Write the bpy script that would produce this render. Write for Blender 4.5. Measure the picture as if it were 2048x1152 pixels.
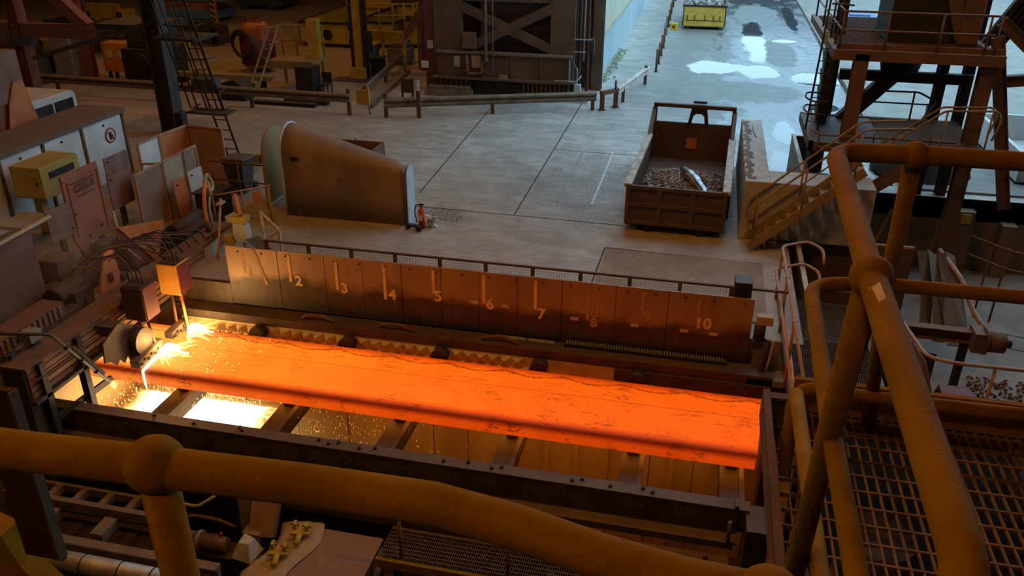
import bpy, math, random
from mathutils import Vector, Matrix, Euler
random.seed(7)
for o in list(bpy.data.objects): bpy.data.objects.remove(o, do_unlink=True)
sc = bpy.context.scene
COL = sc.collection
R = math.radians
PI = math.pi

# ------------------------------------------------------------------ camera
cam_d = bpy.data.cameras.new('camera'); cam = bpy.data.objects.new('camera', cam_d); COL.objects.link(cam)
cam_d.sensor_width = 36.0; cam_d.lens = 36.0 * 1676 / 2048; cam_d.clip_start = 0.05; cam_d.clip_end = 400
cam.location = (9.70, -13.82, 7.53)
cam.rotation_mode = 'QUATERNION'
cam.rotation_quaternion = (Euler((R(90 - 26.12), 0, R(12.88)), 'XYZ').to_quaternion() @ Euler((0, 0, R(0.255)), 'XYZ').to_quaternion())
sc.camera = cam

# ------------------------------------------------------------------ sky, lamps, exposure
world = bpy.data.worlds.new('sky'); sc.world = world; world.use_nodes = True
bg = world.node_tree.nodes['Background']
bg.inputs['Color'].default_value = (0.45, 0.755, 1.0, 1); bg.inputs['Strength'].default_value = 3.2

def lamp(name, loc, energy, col, size, rot=(0, 0, 0), spot=None):
    if spot:
        l = bpy.data.lights.new(name, 'SPOT'); l.spot_size = R(spot); l.spot_blend = 0.8; l.shadow_soft_size = size
    else:
        l = bpy.data.lights.new(name, 'AREA'); l.shape = 'DISK'; l.size = size
    l.energy = energy; l.color = col
    o = bpy.data.objects.new(name, l); COL.objects.link(o); o.location = loc; o.rotation_euler = rot
    return o
SOD = (1.0, 0.45, 0.085)
# sodium high-bay lamps hanging under the hall roof, unseen, each placed and powered for its own area
for i, (x, y, e) in enumerate([(2, -3, 290), (9, -3, 360), (-9, 12, 210), (-9, -3, 120), (3, -12, 200), (8, -18, 130), (16, 2, 200), (-18, 10, 190), (-6, 22, 250), (-20, 26, 170), (-3, 30, 110)]):
    lamp('sodium_high_bay', (x, y, 12.4), e, SOD, 0.9)

sc.view_settings.view_transform = 'Standard'; sc.view_settings.look = 'None'
sc.view_settings.gamma = 1.0; sc.view_settings.use_curve_mapping = False
sc.view_settings.exposure = 0.0
sc.cycles.use_denoising = True
sc.cycles.max_bounces = 6; sc.cycles.diffuse_bounces = 3; sc.cycles.glossy_bounces = 3
sc.cycles.sample_clamp_indirect = 6.0
sc.cycles.use_adaptive_sampling = True; sc.cycles.adaptive_threshold = 0.035
sc.cycles.volume_step_rate = 4.0; sc.cycles.volume_max_steps = 48

# ------------------------------------------------------------------ mesh helpers
class MB:
    def __init__(s): s.v = []; s.f = []; s.sm = []
    def add(s, vs, fs, smooth=False):
        b = len(s.v); s.v += [Vector(v) for v in vs]; s.f += [[b + i for i in f] for f in fs]; s.sm += [smooth] * len(fs); return s
    def box(s, x0, x1, y0, y1, z0, z1):
        return s.add([(x0,y0,z0),(x1,y0,z0),(x1,y1,z0),(x0,y1,z0),(x0,y0,z1),(x1,y0,z1),(x1,y1,z1),(x0,y1,z1)],
                     [(0,3,2,1),(4,5,6,7),(0,1,5,4),(1,2,6,5),(2,3,7,6),(3,0,4,7)])
    def obox(s, c, size, rot=(0,0,0)):
        m = Euler(rot).to_matrix(); c = Vector(c); a, b, d = (k / 2 for k in size)
        vs = [c + m @ Vector(p) for p in [(-a,-b,-d),(a,-b,-d),(a,b,-d),(-a,b,-d),(-a,-b,d),(a,-b,d),(a,b,d),(-a,b,d)]]
        return s.add(vs, [(0,3,2,1),(4,5,6,7),(0,1,5,4),(1,2,6,5),(2,3,7,6),(3,0,4,7)])
    def frame_(s, p, q, up):
        d = (Vector(q) - Vector(p)).normalized(); u = Vector(up)
        if abs(d.dot(u)) > 0.98: u = Vector((0, 1, 0)) if abs(d.y) < .9 else Vector((1, 0, 0))
        w = d.cross(u).normalized(); u = w.cross(d).normalized(); return d, w, u
    def bar(s, p, q, w, h, up=(0,0,1)):
        p = Vector(p); q = Vector(q); d, a, u = s.frame_(p, q, up); a = a * w / 2; u = u * h / 2
        return s.add([p-a-u, p+a-u, p+a+u, p-a+u, q-a-u, q+a-u, q+a+u, q-a+u],
                     [(0,1,2,3),(7,6,5,4),(0,4,5,1),(1,5,6,2),(2,6,7,3),(3,7,4,0)])
    def sweep(s, p, q, prof, up=(0,0,1)):
        # closed profile (list of (side, up)) swept straight from p to q
        p = Vector(p); q = Vector(q); d, a, u = s.frame_(p, q, up); n = len(prof)
        vs = [p + a*x + u*y for x, y in prof] + [q + a*x + u*y for x, y in prof]
        fs = [(i, (i+1) % n, n + (i+1) % n, n + i) for i in range(n)] + [tuple(range(n))[::-1], tuple(range(n, 2*n))]
        return s.add(vs, fs)
    def ibeam(s, p, q, w, h, t=0.02, up=(0,0,1)):
        a, b = w/2, h/2; k = t/2
        return s.sweep(p, q, [(-a,-b),(a,-b),(a,-b+t),(k,-b+t),(k,b-t),(a,b-t),(a,b),(-a,b),(-a,b-t),(-k,b-t),(-k,-b+t),(-a,-b+t)], up)
    def channel(s, p, q, w, h, t=0.012, up=(0,0,1)):
        a, b = w/2, h/2
        return s.sweep(p, q, [(-a,-b),(a,-b),(a,-b+t),(-a+t,-b+t),(-a+t,b-t),(a,b-t),(a,b),(-a,b)], up)
    def angle(s, p, q, w, h, t=0.01, up=(0,0,1)):
        return s.sweep(p, q, [(0,0),(w,0),(w,t),(t,t),(t,h),(0,h)], up)
    def tube(s, pts, r, n=10, fillet=0.0, steps=5, close=False):
        P = [Vector(p) for p in pts]
        if fillet > 0 and len(P) > 2:
            Q = [P[0]]
            for i in range(1, len(P) - 1):
                a, b, c = P[i-1], P[i], P[i+1]; l = min(fillet, (a-b).length*.48, (c-b).length*.48)
                s0 = b + (a-b).normalized()*l; s1 = b + (c-b).normalized()*l
                for k in range(steps + 1):
                    t = k/steps; Q.append(s0*(1-t)**2 + b*2*t*(1-t) + s1*t*t)
            P = Q + [P[-1]]
        m = len(P); T = []
        for i in range(m):
            a = P[max(0, i-1)] if not close else P[i-1]; b = P[min(m-1, i+1)] if not close else P[(i+1) % m]
            T.append((b-a).normalized() if (b-a).length > 1e-9 else Vector((0,0,1)))
        u = Vector((0,0,1)) if abs(T[0].z) < .9 else Vector((1,0,0))
        vs = []
        for i in range(m):
            w = T[i].cross(u).normalized(); u = w.cross(T[i]).normalized()
            rr = r[i] if isinstance(r, (list, tuple)) else r
            vs += [P[i] + (w*math.cos(2*PI*k/n) + u*math.sin(2*PI*k/n))*rr for k in range(n)]
        fs = [(i*n+k, i*n+(k+1) % n, (i+1)*n+(k+1) % n, (i+1)*n+k) for i in range(m-1) for k in range(n)]
        b0 = len(s.v); s.add(vs, fs, True)
        if close: s.f += [[b0+(m-1)*n+k, b0+(m-1)*n+(k+1) % n, b0+(k+1) % n, b0+k] for k in range(n)]; s.sm += [True]*n
        else:
            s.f += [[b0+k for k in range(n)][::-1], [b0+(m-1)*n+k for k in range(n)]]; s.sm += [False, False]
        return s
    def cyl(s, p, q, r0, r1=None, n=16):
        r1 = r0 if r1 is None else r1
        P, Q = Vector(p), Vector(q); d, a, u = s.frame_(P, Q, (0,0,1))
        c = [(math.cos(2*PI*k/n), math.sin(2*PI*k/n)) for k in range(n)]
        b = len(s.v)
        s.add([P+(a*x+u*y)*r0 for x, y in c] + [Q+(a*x+u*y)*r1 for x, y in c], [(k, (k+1) % n, n+(k+1) % n, n+k) for k in range(n)], True)
        s.f += [[b+k for k in range(n)][::-1], [b+n+k for k in range(n)]]; s.sm += [False, False]
        return s
    def sphere(s, c, r, n=14, m=9, sz=1.0):
        c = Vector(c); vs = [c+Vector((0,0,r*sz))]
        for i in range(1, m):
            t = PI*i/m
            vs += [c+Vector((r*math.sin(t)*math.cos(2*PI*k/n), r*math.sin(t)*math.sin(2*PI*k/n), r*sz*math.cos(t))) for k in range(n)]
        vs.append(c+Vector((0,0,-r*sz))); L = len(vs)-1
        fs = [(0, 1+k, 1+(k+1) % n) for k in range(n)]
        fs += [(1+i*n+k, 1+(i+1)*n+k, 1+(i+1)*n+(k+1) % n, 1+i*n+(k+1) % n) for i in range(m-2) for k in range(n)]
        fs += [(L, 1+(m-2)*n+(k+1) % n, 1+(m-2)*n+k) for k in range(n)]
        return s.add(vs, fs, True)
    def ring(s, c, r, t, axis=(0,0,1), n=24, k=8):
        c = Vector(c); d = Vector(axis).normalized(); u = Vector((0,0,1)) if abs(d.z) < .9 else Vector((1,0,0))
        a = d.cross(u).normalized(); u = a.cross(d)
        return s.tube([c+(a*math.cos(2*PI*i/n)+u*math.sin(2*PI*i/n))*r for i in range(n)], t, k, close=True)
    def prism(s, poly, axis, a, b):
        # polygon in the plane normal to axis ('x': (y,z), 'y': (x,z), 'z': (x,y)) extruded from a to b
        def P(p, t): return (t, p[0], p[1]) if axis == 'x' else ((p[0], t, p[1]) if axis == 'y' else (p[0], p[1], t))
        n = len(poly)
        return s.add([P(p, a) for p in poly]+[P(p, b) for p in poly], [tuple(range(n)), tuple(range(n, 2*n))[::-1]]+[((i+1) % n, i, n+i, n+(i+1) % n) for i in range(n)])
    def plate(s, pts, t):
        P = [Vector(p) for p in pts]; n = len(P); nrm = Vector((0,0,0))
        for i in range(n): nrm += P[i].cross(P[(i+1) % n])
        nrm = nrm.normalized()*t
        return s.add(P+[p-nrm for p in P], [tuple(range(n)), tuple(range(n, 2*n))[::-1]]+[((i+1) % n, i, n+i, n+(i+1) % n) for i in range(n)])
    def mesh(s, name, off=Vector((0,0,0))):
        me = bpy.data.meshes.new(name); me.from_pydata([tuple(v-off) for v in s.v], [], s.f)
        me.polygons.foreach_set('use_smooth', s.sm)
        bmesh_fix(me); me.update(); return me
    def build(s, name, mat, parent=None, bevel=0, kind=None):
        off = root_loc(parent)
        o = bpy.data.objects.new(name, s.mesh(name, off)); COL.objects.link(o)
        o.data.materials.append(mat)
        if parent: o.parent = parent
        if bevel:
            m = o.modifiers.new('bevel', 'BEVEL'); m.width = bevel; m.segments = 2; m.limit_method = 'ANGLE'
        if kind: o['kind'] = kind
        return o
import bmesh
def bmesh_fix(me):
    b = bmesh.new(); b.from_mesh(me); bmesh.ops.recalc_face_normals(b, faces=b.faces); b.to_mesh(me); b.free()
def root_loc(p):
    v = Vector((0,0,0))
    while p: v = v + p.location; p = p.parent
    return v
def tag(o, label, cat, group=None):
    o['label'] = label; o['category'] = cat
    if group: o['group'] = group
    return o
def thing(name, label, cat, loc, group=None):
    o = bpy.data.objects.new(name, None); COL.objects.link(o); o.location = loc; o.empty_display_size = 0.2
    return tag(o, label, cat, group)
def one(name, mb, mat, label, cat, group=None, bevel=0):
    return tag(mb.build(name, mat, None, bevel), label, cat, group)
def struct(name, mb, mat, bevel=0):
    o = mb.build(name, mat, None, bevel); o['kind'] = 'structure'; return o
def copy_tree(o, parent=None, loc=None, rz=None, label=None):
    c = o.copy(); COL.objects.link(c); c.parent = parent
    if loc is not None: c.location = loc
    if rz is not None: c.rotation_euler.z = rz
    if label: c['label'] = label
    for ch in list(o.children): copy_tree(ch, c)
    return c
def inst(src_mesh, name, mat, parent, loc, rot=(0,0,0), scale=(1,1,1)):
    o = bpy.data.objects.new(name, src_mesh); COL.objects.link(o)
    if not src_mesh.materials: src_mesh.materials.append(mat)
    o.parent = parent; o.location = Vector(loc) - root_loc(parent); o.rotation_euler = rot; o.scale = scale
    return o

# ------------------------------------------------------------------ materials
def nt(m):
    m.use_nodes = True; t = m.node_tree; t.nodes.clear()
    out = t.nodes.new('ShaderNodeOutputMaterial'); b = t.nodes.new('ShaderNodeBsdfPrincipled')
    t.links.new(b.outputs[0], out.inputs[0]); return t, b
def node(t, kind, **kw):
    n = t.nodes.new(kind)
    for k, v in kw.items():
        if k in ('operation', 'blend_type', 'data_type', 'noise_dimensions', 'wave_type', 'bands_direction', 'feature', 'interpolation_type'): setattr(n, k, v)
        else: n.inputs[k].default_value = v
    return n
def ramp(t, fac, stops):
    r = t.nodes.new('ShaderNodeValToRGB'); t.links.new(fac, r.inputs[0])
    while len(r.color_ramp.elements) < len(stops): r.color_ramp.elements.new(0.5)
    for e, (p, c) in zip(r.color_ramp.elements, stops):
        e.position = p; e.color = (*c, 1) if len(c) == 3 else c
    return r.outputs[0]
def math_(t, op, a, b=None, c=None, clamp=False):
    n = t.nodes.new('ShaderNodeMath'); n.operation = op; n.use_clamp = clamp
    for i, x in enumerate((a, b, c)):
        if x is None: continue
        if isinstance(x, (int, float)): n.inputs[i].default_value = x
        else: t.links.new(x, n.inputs[i])
    return n.outputs[0]
def mixc(t, fac, a, b):
    n = t.nodes.new('ShaderNodeMix'); n.data_type = 'RGBA'
    for s, x in ((n.inputs[0], fac), (n.inputs[6], a), (n.inputs[7], b)):
        if isinstance(x, (int, float)): s.default_value = x
        elif isinstance(x, tuple): s.default_value = (*x, 1)
        else: t.links.new(x, s)
    return n.outputs[2]
def noise(t, vec, scale, detail=4, rough=.55, dist=0.0):
    n = t.nodes.new('ShaderNodeTexNoise'); n.inputs['Scale'].default_value = scale; n.inputs['Detail'].default_value = detail
    n.inputs['Roughness'].default_value = rough; n.inputs['Distortion'].default_value = dist
    if vec is not None: t.links.new(vec, n.inputs['Vector'])
    return n.outputs[0]
def pos(t, scale=(1,1,1)):
    g = t.nodes.new('ShaderNodeNewGeometry'); m = t.nodes.new('ShaderNodeMapping'); m.inputs['Scale'].default_value = scale
    t.links.new(g.outputs['Position'], m.inputs['Vector']); return m.outputs[0], g
def sepv(t, v):
    n = t.nodes.new('ShaderNodeSeparateXYZ'); t.links.new(v, n.inputs[0]); return n.outputs
def bump(t, b, h, strength, dist=.02):
    n = t.nodes.new('ShaderNodeBump'); n.inputs['Strength'].default_value = strength; n.inputs['Distance'].default_value = dist
    t.links.new(h, n.inputs['Height']); t.links.new(n.outputs[0], b.inputs['Normal'])
DUST = (0.15, 0.085, 0.05)
MATS = {}
def M(name, col, col2=None, rough=.7, metal=0.0, scale=4, dust=.5, bmp=.25, streak=0, spec=.3):
    if name in MATS: return MATS[name]
    m = bpy.data.materials.new(name); t, b = nt(m); MATS[name] = m
    v, g = pos(t, (1, 1, .25 if streak else 1)); n1 = noise(t, v, scale, 5, .6); n2 = noise(t, v, scale*5, 3, .6)
    col2 = col2 or tuple(c*.5 for c in col)
    f = ramp(t, n1, [(.35, (0,0,0)), (.68, (1,1,1))])
    c = mixc(t, f, col, col2)
    if dust:
        nz = sepv(t, g.outputs['Normal'])[2]
        up = math_(t, 'MULTIPLY', math_(t, 'ADD', math_(t, 'MULTIPLY', nz, .75), .22, clamp=True), ramp(t, n2, [(.25, (.35,.35,.35)), (.7, (1,1,1))]))
        c = mixc(t, math_(t, 'MULTIPLY', up, dust, clamp=True), c, DUST)
    t.links.new(c, b.inputs['Base Color'])
    t.links.new(math_(t, 'ADD', math_(t, 'MULTIPLY', n2, .25), rough-.12, clamp=True), b.inputs['Roughness'])
    b.inputs['Metallic'].default_value = metal; b.inputs['Specular IOR Level'].default_value = spec
    if bmp: bump(t, b, n2, bmp, .01)
    return m
def emis(name, col, strength):
    if name in MATS: return MATS[name]
    m = bpy.data.materials.new(name); t, b = nt(m); MATS[name] = m
    b.inputs['Base Color'].default_value = (*[min(1, c) for c in col], 1); b.inputs['Emission Color'].default_value = (*col, 1); b.inputs['Emission Strength'].default_value = strength
    return m
STEEL = M('dusty_steel', (.075,.055,.045), (.035,.026,.022), .6, .3, dust=.55)
DARK = M('dark_steel', (.03,.024,.022), (.018,.015,.014), .6, .3, dust=.4)
RUST = M('rusted_steel', (.15,.07,.035), (.07,.035,.02), .8, dust=.6)
YEL = M('yellow_rail_paint', (.31,.15,.007), (.21,.1,.005), .75, scale=9, dust=0, spec=.03)
YELM = M('yellow_machine_paint', (.5,.33,.03), (.3,.19,.03), .55, scale=3, dust=.45)
ORANGE = M('orange_paint', (.5,.17,.05), (.36,.11,.04), .6, scale=2.5, dust=.3)
PINK = M('primer_pink_steel', (.21,.11,.085), (.14,.07,.055), .7, scale=2, dust=.3)
WHITEP = M('white_panel', (.55,.57,.56), (.42,.42,.4), .6, scale=1.5, dust=.25)
CREAM = M('dusty_cream', (.42,.35,.25), (.3,.24,.16), .7, scale=3, dust=.4)
CONC = M('concrete', (.3,.27,.24), (.2,.17,.145), .85, scale=1.6, dust=.3)
GREY = M('grey_paint', (.22,.22,.21), (.13,.13,.125), .6, dust=.4)
BLACK = M('black_rubber', (.02,.02,.02), (.012,.012,.012), .7, dust=.3)
GLASS = M('dark_glass', (.02,.022,.025), None, .2, dust=.1, bmp=0, spec=.6)
BLUEP = M('blue_paint', (.06,.2,.42), (.05,.14,.3), .5, dust=.35)
REDP = M('red_paint', (.42,.04,.03), (.28,.03,.025), .5, dust=.25)
DRED = M('dark_red_paint', (.16,.025,.025), (.09,.02,.02), .6, dust=.4)
WOOD = M('weathered_board', (.34,.2,.11), (.24,.14,.08), .8, scale=2, dust=.3)
LAG = M('silver_lagging', (.5,.48,.45), (.3,.27,.24), .5, .5, dust=.4)
# ------------------------------------------------------------------ floor material: dusty concrete, tyre smears, standing water
def floor_mat():
    m = bpy.data.materials.new('yard_concrete'); t, b = nt(m)
    v, g = pos(t); x, y, z = sepv(t, g.outputs['Position'])
    big = noise(t, v, .35, 5, .6); mid = noise(t, v, 1.7, 6, .65); fine = noise(t, v, 14, 4, .7)
    c = mixc(t, ramp(t, mid, [(.3, (0,0,0)), (.7, (1,1,1))]), (.46,.44,.4), (.3,.275,.245))
    c = mixc(t, math_(t, 'MULTIPLY', ramp(t, big, [(.4, (0,0,0)), (.65, (1,1,1))]), .5), c, (.2,.175,.15))
    # tyre smears: warped bands that sweep across the turning area
    pv, _ = pos(t, (1, .45, 1)); warp = noise(t, pv, 1.1, 6, .62)
    wv, _ = pos(t, (.22, .9, 1)); w = noise(t, wv, 2.2, 6, .7, 1.4)
    sm = ramp(t, w, [(.5, (0,0,0)), (.56, (1,1,1)), (.6, (.1,.1,.1)), (.66, (.7,.7,.7)), (.74, (0,0,0))])
    c = mixc(t, math_(t, 'MULTIPLY', sm, .5), c, (.085,.075,.066))
    # brown tint, stronger beside the caster and toward the left, weaker on the road
    inner = math_(t, 'SUBTRACT', 1.0, math_(t, 'MULTIPLY', math_(t, 'SUBTRACT', y, 1.0), .09, clamp=True), clamp=True)
    left = math_(t, 'MULTIPLY', math_(t, 'SUBTRACT', 4.0, x), .16, clamp=True)
    brown = math_(t, 'MULTIPLY', math_(t, 'MAXIMUM', inner, left), math_(t, 'ADD', math_(t, 'MULTIPLY', mid, .5), .38), clamp=True)
    c = mixc(t, brown, c, (.22,.14,.08))
    # road colour lowered where the open sky makes it too bright
    lane = math_(t, 'MULTIPLY', math_(t, 'MULTIPLY', math_(t, 'SUBTRACT', y, 11.0), .16, clamp=True), math_(t, 'MULTIPLY', math_(t, 'SUBTRACT', x, 5.6), .35, clamp=True))
    c = mixc(t, math_(t, 'MULTIPLY', lane, .85), c, (.1,.1,.1))
    # dirt of the parking bay left of the scrap container
    def blob(cx, cy, rx, ry, soft=.5, wob=.5):
        dx = math_(t, 'DIVIDE', math_(t, 'SUBTRACT', x, cx), rx); dy = math_(t, 'DIVIDE', math_(t, 'SUBTRACT', y, cy), ry)
        d = math_(t, 'SQRT', math_(t, 'ADD', math_(t, 'MULTIPLY', dx, dx), math_(t, 'MULTIPLY', dy, dy)))
        d = math_(t, 'ADD', d, math_(t, 'MULTIPLY', math_(t, 'SUBTRACT', warp, .5), wob*3.4))
        return math_(t, 'DIVIDE', math_(t, 'SUBTRACT', 1.0, d), soft, clamp=True)
    bay = blob(6.8, 7.6, 2.4, 4.2, .7, .8)
    c = mixc(t, math_(t, 'MULTIPLY', bay, ramp(t, fine, [(.4, (.15,.15,.15)), (.6, (.75,.75,.75))])), c, (.1,.075,.06))
    sp = blob(3.7, 4.7, .9, .8, .8, .9)
    c = mixc(t, math_(t, 'MULTIPLY', sp, ramp(t, fine, [(.45, (0,0,0)), (.55, (.9,.9,.9))])), c, (.05,.03,.025))
    # wet road
    wet = None
    for a in [(13.2, 27, 3.6, 17, .35, .8), (12.2, 13.5, 1.9, 5.5, .4, .7), (12.8, 45, 3.4, 14, .4, .7)]:
        k = blob(*a); wet = k if wet is None else math_(t, 'MAXIMUM', wet, k)
    for a in [(13.0, 29.2, .8, 4.2, .15, .25), (11.4, 20.4, 2.2, 1.9, .2, .3), (12.3, 42, 1.3, 4.6, .2, .3)]:
        wet = math_(t, 'MULTIPLY', wet, math_(t, 'SUBTRACT', 1.0, blob(*a)))
    pud = None
    for a in [(9.9, 24.9, 1.25, 1.5, .12, .3), (11.9, 24.5, .95, 1.5, .12, .3), (10.9, 25.0, 1.1, .85, .12, .25), (11.9, 33, .62, 6.5, .2, .35), (14.2, 23.3, 1.1, 1.6, .12, .3), (14.0, 18.4, .6, .7, .12, .3),
              (12.4, 14.6, .42, 1.5, .15, .4), (12.2, 11.3, .4, 1.2, .15, .4), (14.2, 41, .35, 6, .3, .4), (13.4, 32.4, .7, .6, .2, .3)]:
        k = blob(*a); pud = k if pud is None else math_(t, 'MAXIMUM', pud, k)
    wet = math_(t, 'MAXIMUM', wet, pud)
    c = mixc(t, math_(t, 'MULTIPLY', wet, .85), c, (.022,.026,.03))
    t.links.new(c, b.inputs['Base Color'])
    rgh = math_(t, 'SUBTRACT', math_(t, 'ADD', .42, math_(t, 'MULTIPLY', mid, .4)), math_(t, 'MULTIPLY', wet, .44)); rgh = math_(t, 'MAXIMUM', math_(t, 'SUBTRACT', rgh, math_(t, 'MULTIPLY', pud, .6)), .03)
    t.links.new(rgh, b.inputs['Roughness'])
    b.inputs['Specular IOR Level'].default_value = .5
    h = math_(t, 'MULTIPLY', math_(t, 'ADD', mid, math_(t, 'MULTIPLY', fine, .5)), math_(t, 'SUBTRACT', 1.0, pud))
    bump(t, b, h, .25, .02)
    return m
FLOOR = floor_mat()

# ------------------------------------------------------------------ the hall
f = MB()
f.box(-40, 11.9, .12, 5.0, -.6, 0); f.box(-40, 11.9, 5.0, 5.35, -.6, 0); f.box(-40, 13.0, 5.35, 9.1, -.6, 0); f.box(-40, 40, 9.1, 90, -.6, 0)
f.box(-40, -1.35, -3.1, .12, -.6, -.002)
struct('floor', f, FLOOR)
struct('floor_ground', MB().box(-45, 45, -35, 12, -5.4, -5), DARK)
pf = MB(); pf.box(-8, 12.0, -12.5, .12, -4.6, -4.4); struct('floor_pit', pf, DARK)
pl = MB(); pl.box(12.0, 32, -20, 9.1, -2.3, -2.0)
LOWF = M('low_floor', (.24,.2,.18), (.14,.11,.095), .8, scale=1.2, dust=.5); struct('floor_low', pl, LOWF)
BWALL = M('stained_concrete_wall', (.24,.17,.11), (.12,.075,.045), .85, scale=1.1, dust=.3, streak=1)
w = MB(); w.box(-1.45, 12.0, .12, .3, -4.4, -.6); w.box(-1.45, 12.0, .05, .12, -4.4, -.62); w.box(13.0, 32, 9.1, 9.4, -2.0, -.02); w.box(12.7, 13.0, 5.35, 9.4, -2.0, -.6); w.box(11.7, 12.0, -12, 5.0, -4.4, -.6); w.box(11.7, 13.0, 5.3, 5.35, -2, -.6); struct('wall_low', w, BWALL)
RW = M('hall_cladding', (.09,.075,.065), (.06,.05,.045), .9, dust=0)
r = MB(); r.box(-40, 34, -30, 8.5, 14, 14.3); r.box(-40, 5.3, 8.5, 90, 14, 14.3); struct('ceiling', r, RW)
struct('wall_unseen_far_yard', MB().box(5.4, 45, 62, 66, 0, 4.5).box(5.4, 45, 62, 64, 8.6, 10.8).box(22, 23, 62, 64, 4.5, 8.6), M('unseen_yard_steel', (.05,.055,.06), (.03,.033,.036), .9, dust=0))  # unseen shed and bridge, added as dark bands for the wet road to reflect
w = MB(); w.box(-40.3, -40, -30, 90, -.6, 14.3); struct('wall_left', w, RW)
w = MB(); w.box(-40, 5.2, 90, 90.3, -.6, 14.3); struct('wall_far', w, RW)
w = MB(); w.box(-40, 34, -30.3, -30, -5, 14.3); struct('wall_behind', w, RW)
w = MB(); w.box(34, 34.3, -30, 9, -2, 14.3); struct('wall_right', w, RW)

# floor details: sawn joints, rails of the parking bay, steel cover plate
JOINT = M('joint_filler', (.05,.042,.036), None, .9, dust=0)
def strip(mb, p, q, w, z=.004):
    p = Vector((*p, z/2)); q = Vector((*q, z/2)); mb.bar(p, q, w, z); return mb
jf = thing('floor_joint', 'dark sawn joints crossing the concrete between guard rail and caster', 'joint', (5.4, 8, 0))
for p, q in [((5.3, 17.0), (5.4, 5.2)), ((5.4, 10.9), (9.4, 10.85)), ((2.4, 5.2), (5.4, 5.15)), ((5.4, 5.15), (8.1, 5.1)), ((7.82, 1.6), (7.86, 3.67)), ((7.86, 3.67), (11.2, 3.6)), ((2.2, 15.4), (2.6, 6.2))]:
    strip(MB(), p, q, .035).build('joint_line', JOINT, jf)
RAILM = M('bright_worn_rail', (.5,.5,.5), (.35,.34,.33), .35, .8, dust=.1)
for xx, lab in ((6.28, 'bright steel guide rail in the floor, left of the two'), (7.17, 'bright steel guide rail in the floor, next to the scrap container')):
    one('guide_rail', MB().box(xx-.03, xx+.03, 6.3, 10.95, 0, .015), RAILM, lab, 'floor rail', 'guide rails of the parking bay')
one('floor_cover_plate', MB().box(7.9, 11.3, .75, 3.6, .001, .018), M('cover_plate', (.28,.19,.11), (.2,.13,.075), .7, .2, scale=1.2, dust=.4), 'flat brown steel cover plate on the floor before the scrap container', 'cover plate')

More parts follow.
